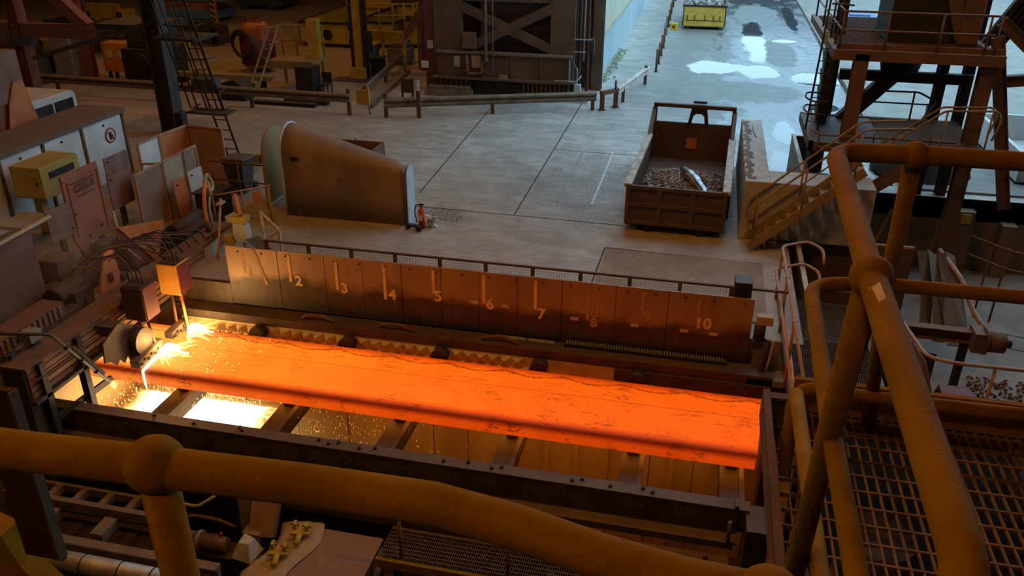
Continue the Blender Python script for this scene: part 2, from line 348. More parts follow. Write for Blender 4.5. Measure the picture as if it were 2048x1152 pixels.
# ------------------------------------------------------------------ hot slab
def slab_mat():
    m = bpy.data.materials.new('glowing_steel_slab'); t, b = nt(m)
    v, g = pos(t); x, y, z = sepv(t, g.outputs['Position']); nz = sepv(t, g.outputs['True Normal'])[2]
    n = noise(t, v, 1.3, 4); 
    heat = math_(t, 'SUBTRACT', 1.0, math_(t, 'DIVIDE', math_(t, 'SUBTRACT', x, -.2), 11.4), clamp=True)     # hotter toward the torch cut
    heat = math_(t, 'POWER', heat, 1.6)
    col = ramp(t, heat, [(0, (1,.107,.002)), (.35, (1,.125,.003)), (.75, (1,.185,.008)), (.97, (1,.34,.04))])
    # cooler corners along both edges
    d0 = math_(t, 'ABSOLUTE', math_(t, 'ADD', y, 2.46)); d1 = math_(t, 'ABSOLUTE', math_(t, 'ADD', y, .72))
    e0 = math_(t, 'DIVIDE', math_(t, 'SUBTRACT', d0, .03), .22, clamp=True); e1 = math_(t, 'DIVIDE', d1, .26, clamp=True)
    edge = math_(t, 'MULTIPLY', math_(t, 'ADD', math_(t, 'MULTIPLY', math_(t, 'POWER', e0, .75), .92), .08), math_(t, 'ADD', math_(t, 'MULTIPLY', e1, .68), .32))
    zs = math_(t, 'DIVIDE', math_(t, 'ABSOLUTE', math_(t, 'ADD', z, .73)), .1, clamp=True)
    side = math_(t, 'ADD', math_(t, 'MULTIPLY', math_(t, 'POWER', zs, .7), .5), .08)
    istop = math_(t, 'GREATER_THAN', nz, .5)
    st = math_(t, 'ADD', math_(t, 'MULTIPLY', edge, istop), math_(t, 'MULTIPLY', side, math_(t, 'SUBTRACT', 1.0, istop)))
    col = mixc(t, math_(t, 'SUBTRACT', 1.0, st, clamp=True), col, (1,.04,.002))
    # flaking scale: long hair cracks and a scalloped fringe near the back edge
    cv, _ = pos(t, (.32, 2.6, 1)); c1 = noise(t, cv, 3.2, 8, .62, .4)
    crack = ramp(t, c1, [(.48, (0,0,0)), (.492, (1,1,1)), (.508, (1,1,1)), (.52, (0,0,0))])
    gate = ramp(t, noise(t, v, 2.1, 5, .7), [(.52, (0,0,0)), (.58, (1,1,1))])
    crack = math_(t, 'MULTIPLY', math_(t, 'MULTIPLY', crack, gate), .75)
    sc_ = math_(t, 'ABSOLUTE', math_(t, 'SINE', math_(t, 'MULTIPLY', x, 2.85)))
    wob = math_(t, 'MULTIPLY', math_(t, 'SUBTRACT', noise(t, v, 14, 5, .7), .5), .13)
    line = math_(t, 'ADD', math_(t, 'ADD', y, .86), math_(t, 'ADD', math_(t, 'MULTIPLY', sc_, .13), wob))
    fr = math_(t, 'SUBTRACT', 1.0, math_(t, 'DIVIDE', math_(t, 'ABSOLUTE', line), .042), clamp=True)
    fr = math_(t, 'MULTIPLY', fr, ramp(t, noise(t, v, 5, 3), [(.3, (0,0,0)), (.4, (1,1,1))])); fr = math_(t, 'MULTIPLY', fr, ramp(t, noise(t, v, 32, 4, .8), [(.36, (0,0,0)), (.5, (1,1,1))]))
    l2 = math_(t, 'SUBTRACT', 1.0, math_(t, 'DIVIDE', math_(t, 'ABSOLUTE', math_(t, 'ADD', math_(t, 'ADD', y, 1.42), math_(t, 'MULTIPLY', wob, .16))), .012), clamp=True)
    l3 = math_(t, 'SUBTRACT', 1.0, math_(t, 'DIVIDE', math_(t, 'ABSOLUTE', math_(t, 'ADD', math_(t, 'ADD', y, 1.27), math_(t, 'MULTIPLY', wob, .35))), .01), clamp=True)
    l2 = math_(t, 'MAXIMUM', l2, math_(t, 'MULTIPLY', l3, gate))
    spots = ramp(t, noise(t, v, 26, 2, .6), [(.66, (0,0,0)), (.7, (1,1,1))])
    dk = math_(t, 'MAXIMUM', math_(t, 'MAXIMUM', crack, math_(t, 'MULTIPLY', fr, .95)), math_(t, 'MAXIMUM', math_(t, 'MULTIPLY', l2, .8), math_(t, 'MULTIPLY', spots, .7)))
    st = math_(t, 'MULTIPLY', st, math_(t, 'SUBTRACT', 1.0, math_(t, 'MULTIPLY', dk, .9)))
    st = math_(t, 'MULTIPLY', st, math_(t, 'ADD', .75, math_(t, 'MULTIPLY', n, .5)))
    st = math_(t, 'MULTIPLY', st, math_(t, 'ADD', 1.02, math_(t, 'MULTIPLY', heat, .55)))
    isbot = math_(t, 'LESS_THAN', nz, -.5)      # unseen underside, glow raised to light the pit wall plates
    st = math_(t, 'ADD', math_(t, 'MULTIPLY', st, math_(t, 'SUBTRACT', 1.0, isbot)), math_(t, 'MULTIPLY', isbot, 3.0)); col = mixc(t, isbot, col, (1,.33,.04))
    t.links.new(col, b.inputs['Emission Color']); t.links.new(st, b.inputs['Emission Strength'])
    b.inputs['Base Color'].default_value = (.04,.025,.022,1); b.inputs['Roughness'].default_value = .8; b.inputs['Specular IOR Level'].default_value = .08
    return m
SLAB = slab_mat()
def slab_obj():
    # slightly bulged sides and rounded arrises; right end flame-cut and ragged
    prof = [(-2.46,-.75),(-2.44,-.715),(-2.39,-.70),(-.79,-.70),(-.74,-.715),(-.72,-.75),(-.715,-.86),(-.74,-.98),(-2.44,-.98),(-2.475,-.86)]
    xs = [-1.05] + [x*.5 for x in range(-1, 22)] + [11.08]; rnd = random.Random(3)
    vs, fs, n = [], [], len(prof)
    for i, x in enumerate(xs):
        for k, (y, z) in enumerate(prof):
            jx = 0
            if i == len(xs)-1: jx = .07*(1-(y+2.46)/1.74*-1)*.3 + .12*((y+2.5)/1.74) + rnd.uniform(-.025, .025)
            vs.append((x+jx, y, z))
    fs = [(i*n+k, i*n+(k+1) % n, (i+1)*n+(k+1) % n, (i+1)*n+k) for i in range(len(xs)-1) for k in range(n)]
    fs += [tuple(range(n))[::-1], tuple((len(xs)-1)*n+k for k in range(n))]
    mb = MB(); mb.add(vs, fs); return mb
one('steel_slab', slab_obj(), SLAB, 'long glowing orange steel slab lying on the roller table', 'slab')

# support beams under the slab, each with its table roller
for i, xb in enumerate((.75, 2.9, 5.03, 7.07, 9.15, 10.75)):
    t_ = thing('roller_beam', 'dark cross beam with roller under the slab, number %s from the torches' % ('one two three four five six'.split()[i]), 'beam', (xb, -2.2, -1.2), 'cross beams under the slab')
    MB().box(xb-.18, xb+.18, -3.25, -.6, -1.45, -1.16).build('beam_body', DARK, t_)
    MB().box(xb+.12, xb+.2, -3.25, -.6, -1.3, -1.12).build('side_rib', STEEL, t_)
    ro = MB().cyl((xb, -2.3, -1.08), (xb, -.62, -1.08), .1, n=18).build('roller', DARK, t_)

# heat shield wall with metre marks
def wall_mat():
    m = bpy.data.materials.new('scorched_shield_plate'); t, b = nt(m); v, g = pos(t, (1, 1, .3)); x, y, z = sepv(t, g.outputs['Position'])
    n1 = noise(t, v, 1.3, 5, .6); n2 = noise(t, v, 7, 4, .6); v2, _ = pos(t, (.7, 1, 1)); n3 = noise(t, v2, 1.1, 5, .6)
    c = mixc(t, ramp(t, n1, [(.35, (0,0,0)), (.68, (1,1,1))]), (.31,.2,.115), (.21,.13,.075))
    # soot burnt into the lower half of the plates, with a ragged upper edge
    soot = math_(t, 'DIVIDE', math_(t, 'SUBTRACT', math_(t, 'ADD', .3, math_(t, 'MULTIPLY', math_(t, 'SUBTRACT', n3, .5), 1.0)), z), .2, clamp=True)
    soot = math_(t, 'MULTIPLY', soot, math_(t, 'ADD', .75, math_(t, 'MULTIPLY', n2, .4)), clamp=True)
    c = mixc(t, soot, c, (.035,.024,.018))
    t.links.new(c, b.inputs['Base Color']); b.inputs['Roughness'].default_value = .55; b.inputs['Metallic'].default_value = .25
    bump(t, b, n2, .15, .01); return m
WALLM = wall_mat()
PAINT = M('yellow_marking_paint', (.75,.52,.2), (.5,.33,.13), .7, scale=14, dust=0, bmp=0)
FADED = M('faded_marking_paint', (.42,.25,.12), (.3,.17,.09), .7, scale=10, dust=0, bmp=0)
hw = thing('heat_shield', 'long scorched steel shield wall with painted metre marks beside the slab', 'heat shield', (5.5, 0, -.4))
edges = [-.45, .62, 1.75, 2.75, 3.55, 4.35, 5.15, 5.9, 6.65, 7.5, 8.5, 9.45, 10.95]
for i in range(len(edges)-1):
    a, b_ = edges[i]+.006, edges[i+1]-.006; dy = (.0, .008, .003)[i % 3]
    MB().box(a, b_, -.03-dy, -.005-dy, -.42 if i else -.6, .865 if i else .02).build('shield_plate', WALLM, hw)  # first plate cut low as an added dark cover for the lit floor edge
bolt = MB().cyl((0, 0, 0), (0, -.02, 0), .018, n=8).mesh('bolt')
for i in range(20): inst(bolt, 'bolt', DARK, hw, (.9+i*.52, -.035, .77 - .0*i))
TXT = {}
def text(s_, size, mat, parent, loc, rot, name='marking', bold=0, depth=.002):
    c = bpy.data.curves.new('txt', 'FONT'); c.body = s_; c.size = size; c.align_x = 'CENTER'; c.align_y = 'CENTER'; c.extrude = depth; c.offset = bold; c.resolution_u = 3
    o = bpy.data.objects.new('txt', c); COL.objects.link(o); bpy.context.view_layer.update()
    me = bpy.data.meshes.new_from_object(o.evaluated_get(bpy.context.evaluated_depsgraph_get())); bpy.data.objects.remove(o)
    q = bpy.data.objects.new(name, me); COL.objects.link(q); me.materials.clear(); me.materials.append(mat)
    q.parent = parent; q.location = Vector(loc)-root_loc(parent); q.rotation_euler = rot; return q
for k, zb, nx, nz, m_ in [(1, .3, 1.1, .38, FADED), (2, .22, 2.15, .3, PAINT), (3, .16, 3.13, .25, PAINT), (4, .06, 4.13, .22, PAINT), (5, .3, 5.07, .3, PAINT), (6, .2, 6.1, .25, PAINT), (7, .2, 7.1, .16, PAINT), (8, .1, 8.1, .32, FADED), (9, .4, 9.08, .35, FADED), (10, .25, 10.08, .33, PAINT)]:
    MB().box(k-.03, k+.03, -.043, -.039, zb, .8 if k < 8 else .78).build('metre_line', PAINT if k in (2,3,4,5,6,7) else FADED, hw)
    text(str(k), .3, m_, hw, (nx+.02, -.043, nz-.05), (R(90), 0, 0), 'metre_number', .012)
text('8', .26, FADED, hw, (8.12, -.043, .05), (R(90), 0, 0), 'metre_number', .01)
MB().plate([(1.2, -.045, .84), (1.28, -.045, .84), (1.5, -.045, .1), (1.43, -.045, .1)], .003).build('paint_streak', FADED, hw)
tagm = MB().box(-.075, .075, -.012, 0, -.035, .035).mesh('aluminium_tag')
for x, z in [(5.82, .22), (6.42, .2), (7.75, .1), (8.88, .1), (9.78, .1), (10.3, .1)]:
    inst(tagm, 'aluminium_tag', LAG, hw, (x, -.04, z))
MB().box(.64, 10.93, .0, .015, -.4, .84).build('backing_sheet', DARK, hw)
# ledge, cable tray and serrated guide between the shield and the slab
one('shield_ledge', MB().box(-.4, 11.4, -.45, -.05, -.62, -.44), STEEL, 'brown steel ledge running along the foot of the heat shield', 'ledge')
one('drag_chain', MB().box(7.6, 10.6, -.2, -.08, -.43, -.38), DARK, 'flat black energy chain at the foot of the heat shield', 'cable chain')
lk = MB().box(-.012, .012, -.06, .06, 0, .03).mesh('chain_link'); dc = bpy.data.objects['drag_chain']
for i in range(56): inst(lk, 'chain_link', GREY, dc, (7.65+i*.052, -.14, -.38))
for a, b_, lab in ((6.25, 6.85, 'left'), (6.9, 7.4, 'right')):
    one('bright_strip', MB().box(a, b_, -.2, -.1, -.43, -.4), LAG, 'bright metal strip at the shield foot near mark seven, %s one' % lab, 'metal strip', 'bright strips at the shield foot')
for i, (x, l) in enumerate([(2.3, .7), (3.9, .8), (6.0, .75)]):
    one('hose_loop', MB().tube([(x, -.3, -.43), (x+.1, -.3, -.36), (x+l*.6, -.28, -.33), (x+l, -.33, -.43)], .03, 8, .1), RUST, 'brown hose loop lying on the ledge below mark %s' % ('two', 'four', 'six')[i], 'hose', 'hoses on the shield ledge')
gr = thing('serrated_guide', 'pale serrated guard of pyramid teeth behind the slab', 'guard', (4, -.5, -.9))
GUARD = M('pale_scale_plate', (.55,.42,.22), (.38,.26,.12), .7, scale=3, dust=.2)
MB().box(-.35, 8.6, -.45, -.4, -1.5, -.62).build('back_plate', GUARD, gr)
MB().box(8.6, 11.4, -.5, -.4, -1.5, -.62).build('end_plate', STEEL, gr)
tooth = MB(); tooth.add([(-.12,0,-.11),(.12,0,-.11),(.12,0,.11),(-.12,0,.11),(0,-.13,.07)], [(0,1,4),(1,2,4),(2,3,4),(3,0,4),(3,2,1,0)]); tm = tooth.mesh('tooth')
for i in range(30):
    x = -.2+i*.24
    if min(abs(x-q) for q in (1.5, 3.4, 5.3)) < .16: continue
    inst(tm, 'tooth', GUARD, gr, (x, -.45, -.76)); inst(tm, 'tooth', GUARD, gr, (x+.12, -.45, -.95))
for i, x in enumerate((1.45, 3.37, 5.27, 7.2, 9.03)):
    k_ = one('table_roller_hub', MB().cyl((x, -.71, -.72), (x, -.5, -.72), .16, n=20).cyl((x, -.5, -.72), (x, -.46, -.72), .09, n=12), DARK, 'black roller hub between the serrated teeth below mark %s' % ('one', 'three', 'five', 'seven', 'nine')[i], 'roller', 'roller hubs behind the slab')

# pit walls, chute plates
PITP = M('heat_stained_plate', (.5,.33,.12), (.34,.2,.07), .6, .1, scale=1.4, dust=.1, streak=1)
pw = MB().box(-1.35, 11.4, -.95, -.9, -4.4, -1.0); pwo = struct('wall_pit_back', pw, PITP)
px = [-1.3, .1, 1.2, 2.3, 3.4, 4.5, 5.2, 5.9, 6.75, 7.5, 8.05, 8.6, 9.4, 10.2, 11.35]
for i in range(len(px)-1):
    MB().box(px[i]+.01, px[i+1]-.01, -.99-(.015 if i % 2 else 0), -.955, -4.2, -1.05).build('lining_plate', PITP, pwo)
for x in (6.7, 7.42, 7.98, 8.55, 9.75):
    MB().box(x, x+.09, -1.06, -.99, -4.2, -1.1).build('upright_rib', PITP, pwo)
struct('wall_pit_left', MB().box(-1.45, -1.35, -3.1, .05, -4.4, -.62).box(-8, -1.45, -3.2, -3.1, -4.4, -.62).box(-8.1, -8, -12, -3.1, -4.4, 0), PITP)
struct('wall_pit_front', MB().box(-8, 11.4, -12.5, -12.3, -4.4, -1), DARK)
# ------------------------------------------------------------------ front girders of the roller table
fg = thing('front_girder', 'long dusty steel girder with bolted flange in front of the slab', 'girder', (4.5, -3.4, -1.2))
GIRD = M('dusty_girder', (.13,.09,.065), (.075,.052,.04), .65, .2, scale=2.5, dust=.5)
MB().box(-1.9, 11.0, -3.5, -3.27, -1.0, -.96).build('top_flange', GIRD, fg)
MB().box(-1.9, 11.0, -3.46, -3.42, -1.42, -1.0).build('web', GIRD, fg)
MB().box(-1.75, 10.85, -3.72, -3.46, -1.46, -1.42).build('lower_flange', GIRD, fg)
MB().box(-1.7, 10.8, -3.78, -3.72, -1.5, -1.38).build('rail_strip', GIRD, fg)
bh = MB().cyl((0, 0, 0), (0, 0, .05), .03, n=6).mesh('girder_bolt')
for i, x in enumerate([.9, 1.7, 2.55, 2.62, 4.0, 4.2, 4.35, 4.75, 5.0, 6.2, 6.6, 7.0, 7.15, 8.3, 8.45, 8.9, 9.4, 9.55]):
    inst(bh, 'girder_bolt', DARK, fg, (x, -3.35-.06*(i % 2), -.96))
bn = MB().cyl((0, 0, 0), (0, -.02, 0), .016, n=6).mesh('web_bolt')
for i in range(20): inst(bn, 'web_bolt', LAG if i % 3 == 0 else STEEL, fg, (-.8+i*.6, -3.46, -1.12-.05*(i % 2)))
sg = thing('lower_girder', 'second dusty girder stepping down in front of the bolted girder', 'girder', (4.5, -4.1, -1.6))
MB().box(-1.7, 10.75, -4.15, -3.86, -1.62, -1.56).build('top_flange', GIRD, sg)
MB().box(-1.7, 10.75, -4.2, -4.15, -1.75, -1.53).build('kerb', GIRD, sg)
MB().box(-1.7, 10.75, -4.05, -4.0, -4.4, -1.62).build('web', DARK, sg)  # web deepened out of view to block slag light under the girder
for i in range(14):
    x = -.9+i*.87
    MB().cyl((x, -4.0, -1.56), (x, -4.0, -1.46), .035, n=8).build('grease_nipple', RUST if i % 2 else CREAM, sg) if i % 3 else MB().obox((x, -4.02, -1.53), (.14, .12, .07)).build('clamp_block', RUST, sg)
ep = thing('girder_end_post', 'upright steel end post closing the girders below the slab end', 'post', (11.1, -3.6, -2))
MB().box(10.95, 11.28, -3.9, -3.3, -3.2, -1.0).build('post_body', STEEL, ep)
MB().box(10.78, 10.84, -3.5, -3.3, -1.5, -.9).build('end_bracket', GIRD, ep)
MB().cyl((10.72, -3.75, -1.42), (10.72, -3.75, -1.0), .03, n=10).build('bracket_pipe', GIRD, ep)

# ------------------------------------------------------------------ guard fence behind the shield
fn = thing('mesh_fence', 'low steel fence with wire mesh panels behind the heat shield', 'fence', (6, .5, 0))
MB().bar((1.2, .5, .82), (11.6, .5, .82), .05, .04).build('top_rail', RUST, fn)
pm = MB().box(-.035, .035, -.03, .03, 0, .8).mesh('fence_post')
for i in range(11): inst(pm, 'fence_post', RUST, fn, (1.25+i*.93, .5, 0))
WIRE = M('wire', (.3,.27,.23), None, .5, .4, dust=.2, bmp=0)
for i in range(10):
    mb = MB(); x0 = 1.29+i*.93
    for k in range(17): mb.bar((x0+k*.0535, .5, .03), (x0+k*.0535, .5, .8), .004, .004)
    for k in range(15): mb.bar((x0, .5, .05+k*.053), (x0+.86, .5, .05+k*.053), .004, .004)
    mb.build('mesh_panel', WIRE, fn)
one('fence_end_post', MB().box(10.58, 10.88, .1, .45, 0, 1.1), DARK, 'thick dark square post at the right end of the heat shield', 'post', bevel=.01)
cf = thing('corner_frame', 'small yellowish angle frame at the left end of the mesh fence', 'frame', (1.2, .9, 0))
for p, q in [((.62, 1.5, 1.02), (1.5, .62, 1.02)), ((1.5, .62, 0), (1.5, .62, 1.02)), ((1.22, .5, .02), (1.22, .5, .8)), ((1.5, .62, 1.0), (1.2, .5, .8)), ((.62, 1.5, 0), (.62, 1.5, 1.02))]:
    MB().bar(p, q, .045, .045).build('angle_bar', CREAM, cf)
MB().plate([(.6, 1.35, .5), (1.35, .6, .5), (1.2, .5, .5), (.4, 1.1, .5)], .02).build('shelf_plate', STEEL, cf)
# small drive unit beyond the right end of the shield
du = thing('valve_unit', 'small black valve unit with hoses at the right end of the shield', 'valve', (11.15, -.2, -.5))
MB().box(11.0, 11.28, -.28, -.12, .5, .66).build('mounting_plate', CREAM, du)
MB().cyl((11.08, -.2, .2), (11.08, -.2, .5), .1, n=14).build('valve_body', BLACK, du)
MB().box(10.98, 11.16, -.3, -.1, .02, .16).build('valve_block', BLACK, du)
for k in range(3): MB().tube([(11.08+k*.09, -.2, .2), (11.2+k*.07, -.22, .15), (11.2+k*.06, -.24, -.1), (11.15+k*.06, -.26, -.5)], .022, 8, .08).build('hose', (RUST, BLACK, CREAM)[k], du)
MB().box(10.95, 11.6, -.45, -.05, -.62, -.5).build('base_plate', GREY, du)

# ------------------------------------------------------------------ pit slag, sparks and flames
def hot_mat(name, sc1, stops, strength):
    m = bpy.data.materials.new(name); t, b = nt(m); v, g = pos(t)
    n = noise(t, v, sc1, 6, .75); x, y, z = sepv(t, g.outputs['Position'])
    d = math_(t, 'DIVIDE', math_(t, 'ABSOLUTE', math_(t, 'SUBTRACT', x, .38)), 1.72, clamp=True)
    h = math_(t, 'SUBTRACT', math_(t, 'ADD', n, .62), math_(t, 'POWER', d, 3.2), clamp=True)
    c = ramp(t, h, stops); t.links.new(c, b.inputs['Emission Color'])
    t.links.new(math_(t, 'MULTIPLY', math_(t, 'POWER', h, 2.2), strength), b.inputs['Emission Strength'])
    b.inputs['Base Color'].default_value = (.12,.07,.03,1); b.inputs['Roughness'].default_value = .7
    return m
SLAG = hot_mat('molten_slag', 7, [(0, (.4,.06,.005)), (.4, (1,.35,.04)), (.7, (1,.7,.28)), (.95, (1,.9,.65))], 7)
rnd = random.Random(5)
mb = MB(); NX, NY = 40, 22; vs = []
for i in range(NX+1):
    for j in range(NY+1):
        u, v_ = i/NX, j/NY; x = -1.25+u*3.7; y = -3.1+v_*2.0
        z = -2.55+.42*v_ + .16*math.sin(u*PI)*math.sin(v_*PI) + rnd.uniform(-.02, .02)
        vs.append((x, y, z))
mb.add(vs, [(i*(NY+1)+j, (i+1)*(NY+1)+j, (i+1)*(NY+1)+j+1, i*(NY+1)+j+1) for i in range(NX) for j in range(NY)], True)
one('slag_bed', mb, SLAG, 'white-hot molten slag bed glowing in the pit under the torches', 'slag')
SPK = emis('spark_hot', (1, .62, .2), 9); SPKO = emis('spark_orange', (1, .36, .05), 2)
def spark(mb, p, d, l, w): 
    p = Vector(p); d = Vector(d).normalized()*l; a = Vector((w, 0, 0)); b_ = Vector((0, w*.7, w*.7))
    mb.add([p, p+d*.5+a, p+d*.5+b_, p+d*.5-a, p+d*.5-b_, p+d], [(0,1,2),(0,2,3),(0,3,4),(0,4,1),(5,2,1),(5,3,2),(5,4,3),(5,1,4)])
mb = MB()
for i in range(2600):
    a = rnd.gauss(0, 1); x = max(-1.2, .45+rnd.gauss(0, .85)); y = rnd.uniform(-3.2, -1.05); z = rnd.uniform(-2.5, -1.25)
    spark(mb, (x, y, z), (rnd.gauss(.3, .4), rnd.gauss(-.2, .3), -1), rnd.uniform(.02, .05), rnd.uniform(.002, .0045))
o = tag(mb.build('spark_shower', SPK), 'shower of bright sparks falling below the cutting torches', 'sparks'); o['kind'] = 'stuff'
mb = MB()
for i in range(420):
    x = 2.6+abs(rnd.gauss(0, 1.3)); y = rnd.uniform(-3.1, -1.1); z = rnd.uniform(-2.4, -1.2)
    spark(mb, (x, y, z), (rnd.gauss(.2, .3), rnd.gauss(-.1, .2), -1), rnd.uniform(.02, .06), rnd.uniform(.0015, .003))
o = tag(mb.build('spark_drizzle', SPKO), 'sparse orange sparks drifting in the pit below marks three to five', 'sparks'); o['kind'] = 'stuff'
FLAME = emis('cutting_flame', (1, .72, .32), 14); FLAMEO = emis('flame_fringe', (1, .42, .06), 5)
def flame(name, base, ln, label, stream=False):
    x, y, z = base; r_ = random.Random(int(x*1000))
    t_ = thing(name, label, 'flame', base)
    core = MB(); pts = []; rad = []
    for i in range(9):
        u = i/8; pts.append((x-.02+ln*u, y+.12*u+.03*math.sin(u*5), z+.035+.03*math.sin(u*PI))); rad.append(max(.006, (.125*math.sin(PI*min(1, u*1.05+.2))+.015)*(1+r_.uniform(-.25, .25))))
    core.tube(pts, rad, 12); core.build('flame_core', FLAME, t_)
    for k in range(16):
        fr = MB(); a = r_.uniform(-1.1, 1.0); L = ln*r_.uniform(.6, 1.3)
        fr.tube([(x, y, z+.04), (x+L*.5*math.cos(a), y+L*.5*math.sin(a), z+.07), (x+L*math.cos(a), y+L*math.sin(a), z+.03+.08*r_.random())], [.05, .03, .003], 7); fr.build('flame_tongue', FLAMEO, t_)
    if stream:
        MB().tube([(x, y, z+.02), (x+.02, y-.3, z+.025), (x+.03, -2.47, z), (x+.05, -2.5, z-.12), (x+.07, -2.51, z-.33)], [.045, .03, .022, .018, .012], 8).build('molten_stream', FLAME, t_)
    l = bpy.data.lights.new('flame_light', 'POINT'); l.energy = 55; l.color = (1, .55, .18); l.shadow_soft_size = .12
    lo = bpy.data.objects.new('flame_light', l); COL.objects.link(lo); lo.parent = t_; lo.location = (.1, 0, .28)
    return t_
flame('torch_flame', (.17, -1.0, -.68), .5, 'dazzling white cutting flame on the slab under the orange torch box')
flame('torch_flame', (.09, -1.85, -.68), .55, 'dazzling white cutting flame spilling a molten stream over the slab edge', True)
mb = MB()
for i in range(60):
    spark(mb, (.3+abs(rnd.gauss(0, .8)), rnd.uniform(-2.4, -.8), -.66+abs(rnd.gauss(0, .1))), (rnd.gauss(0, 1), rnd.gauss(0, 1), .4), rnd.uniform(.02, .04), .006)
o = tag(mb.build('surface_sparks', SPK), 'tiny sparks skipping over the slab beside the flames', 'sparks'); o['kind'] = 'stuff'
l = bpy.data.lights.new('slag_glow', 'AREA'); l.shape = 'RECTANGLE'; l.size = 2.2; l.size_y = 1.2; l.energy = 60; l.color = (1, .5, .14)
lo = bpy.data.objects.new('slag_glow', l); COL.objects.link(lo); lo.parent = bpy.data.objects['slag_bed']; lo.location = (.5, -1.9, -2.0); lo.rotation_euler = (PI, 0, 0)

# ------------------------------------------------------------------ viewing platform and its yellow railing (camera side)
dk = thing('viewing_platform', 'steel grating platform under the yellow railing at lower right', 'platform', (10.6, -12.4, 5.8))
GRT = M('amber_grating_steel', (.26,.14,.05), (.16,.085,.035), .6, .2, scale=6, dust=.4)
mb = MB()
for i in range(92): x = 10.16+i*.034; mb.box(x-.0028, x+.0028, -14.6, -11.12, 5.79, 5.8)
for i in range(44): y = -11.14-i*.08; mb.box(10.16, 13.3, y-.004, y+.004, 5.792, 5.801)
mb.build('grating', GRT, dk, kind='stuff')
mb = MB()
for i in range(4): x = 10.045+i*.034; mb.box(x-.002, x+.002, -14.6, -11.05, 5.68, 5.69)
for i in range(44): y = -11.06-i*.08; mb.box(10.04, 10.15, y-.004, y+.004, 5.675, 5.691)
mb.build('edge_grating', GRT, dk, kind='stuff')
MB().box(10.03, 10.04, -14.6, -11.0, 5.68, 5.79).box(10.03, 10.055, -14.6, -11.0, 5.785, 5.8).build('edge_channel', RUST, dk)
MB().channel((10.04, -11.02, 5.72), (13.3, -11.02, 5.72), .04, .14).build('front_channel', RUST, dk)
for x in (10.9, 11.8, 12.7): MB().bar((x, -14.6, 5.66), (x, -11.1, 5.66), .08, .16).build('joist', DARK, dk)
MB().box(10.12, 13.3, -11.12, -11.1, 5.8, 5.93).build('toe_board', YEL, dk)
MB().box(10.25, 13.3, -14.6, -10.45, 5.28, 5.3).build('shade_sheet', M('shade_black', (.006,.005,.005), None, .9, dust=0, spec=.05), dk)  # added sheet that hides the lit floor, so grating gaps stay black
MB().cyl((10.4, -11.5, -4), (10.4, -11.5, 5.6), .12, n=14).build('support_leg', STEEL, dk)
MB().cyl((12.9, -11.5, -4), (12.9, -11.5, 5.6), .12, n=14).build('support_leg', STEEL, dk)
rl = thing('platform_railing', 'yellow ball-jointed pipe railing around the corner of the grating platform', 'railing', (10.03, -11.67, 5.8))
ra = .0235
MB().tube([(10.0, -13.16, 6.55), (10.0, -13.14, 6.92), (10.01, -12.4, 6.92), (10.03, -11.67, 6.92), (10.25, -11.65, 6.92), (12.6, -11.62, 6.92)], ra, 18, .07, 7).build('top_rail', YEL, rl)
MB().tube([(10.05, -13.6, 6.4), (10.06, -12.1, 6.4), (10.08, -11.33, 6.4), (10.3, -11.28, 6.4), (12.6, -11.26, 6.4)], ra*.95, 18, .09, 7).build('middle_rail', YEL, rl)
MB().tube([(10.11, -13.6, 5.95), (10.11, -11.25, 5.95)], ra, 16).build('foot_rail', YEL, rl)
MB().tube([(10.11, -11.3, 5.62), (10.11, -11.2, 5.95), (10.35, -11.22, 5.95), (12.6, -11.18, 5.95)], ra, 16, .08).build('foot_rail', YEL, rl)
MB().tube([(10.22, -11.65, 6.92), (10.31, -11.28, 6.4), (10.38, -11.16, 5.8)], ra*.97, 16).build('post', YEL, rl)
MB().tube([(10.01, -12.42, 6.92), (10.05, -12.15, 6.4), (10.07, -11.98, 5.72)], ra*1.1, 16).build('post', YEL, rl)
for c_, r_ in (((10.22, -11.65, 6.92), .034), ((10.01, -12.42, 6.92), .037), ((10.31, -11.28, 6.4), .032), ((10.06, -12.14, 6.4), .033)):
    MB().sphere(c_, r_, 18, 12).build('ball_joint', YEL, rl)
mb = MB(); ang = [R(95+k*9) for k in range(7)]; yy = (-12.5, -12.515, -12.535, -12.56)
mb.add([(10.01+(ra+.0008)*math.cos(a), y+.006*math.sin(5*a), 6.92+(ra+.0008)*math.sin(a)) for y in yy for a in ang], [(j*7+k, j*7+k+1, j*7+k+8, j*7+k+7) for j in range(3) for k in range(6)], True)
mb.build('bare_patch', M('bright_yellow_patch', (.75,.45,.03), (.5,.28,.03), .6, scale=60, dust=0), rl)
fr = thing('front_railing', 'thick amber pipe railing crossing the bottom of the view', 'railing', (9.3, -13.13, 6))
MB().tube([(8.6, -13.16, 6.9), (8.94, -13.145, 6.9), (9.11, -13.135, 6.9), (9.3, -13.125, 6.9), (9.45, -13.12, 6.898), (9.55, -13.13, 6.893), (9.64, -13.15, 6.89), (9.73, -13.165, 6.89), (9.82, -13.17, 6.89)], .0245, 22).build('top_rail', YEL, fr)
MB().tube([(9.11, -13.135, 6.9), (9.11, -13.13, 5.7)], .023, 18).build('post', YEL, fr)
MB().sphere((9.11, -13.135, 6.903), .036, 20, 12).build('ball_joint', YEL, fr)
MB().sphere((9.812, -13.175, 6.895), .034, 20, 12).build('ball_joint', YEL, fr)
MB().tube([(9.812, -13.175, 6.89), (9.812, -13.17, 5.7)], .022, 16).build('post', YEL, fr)
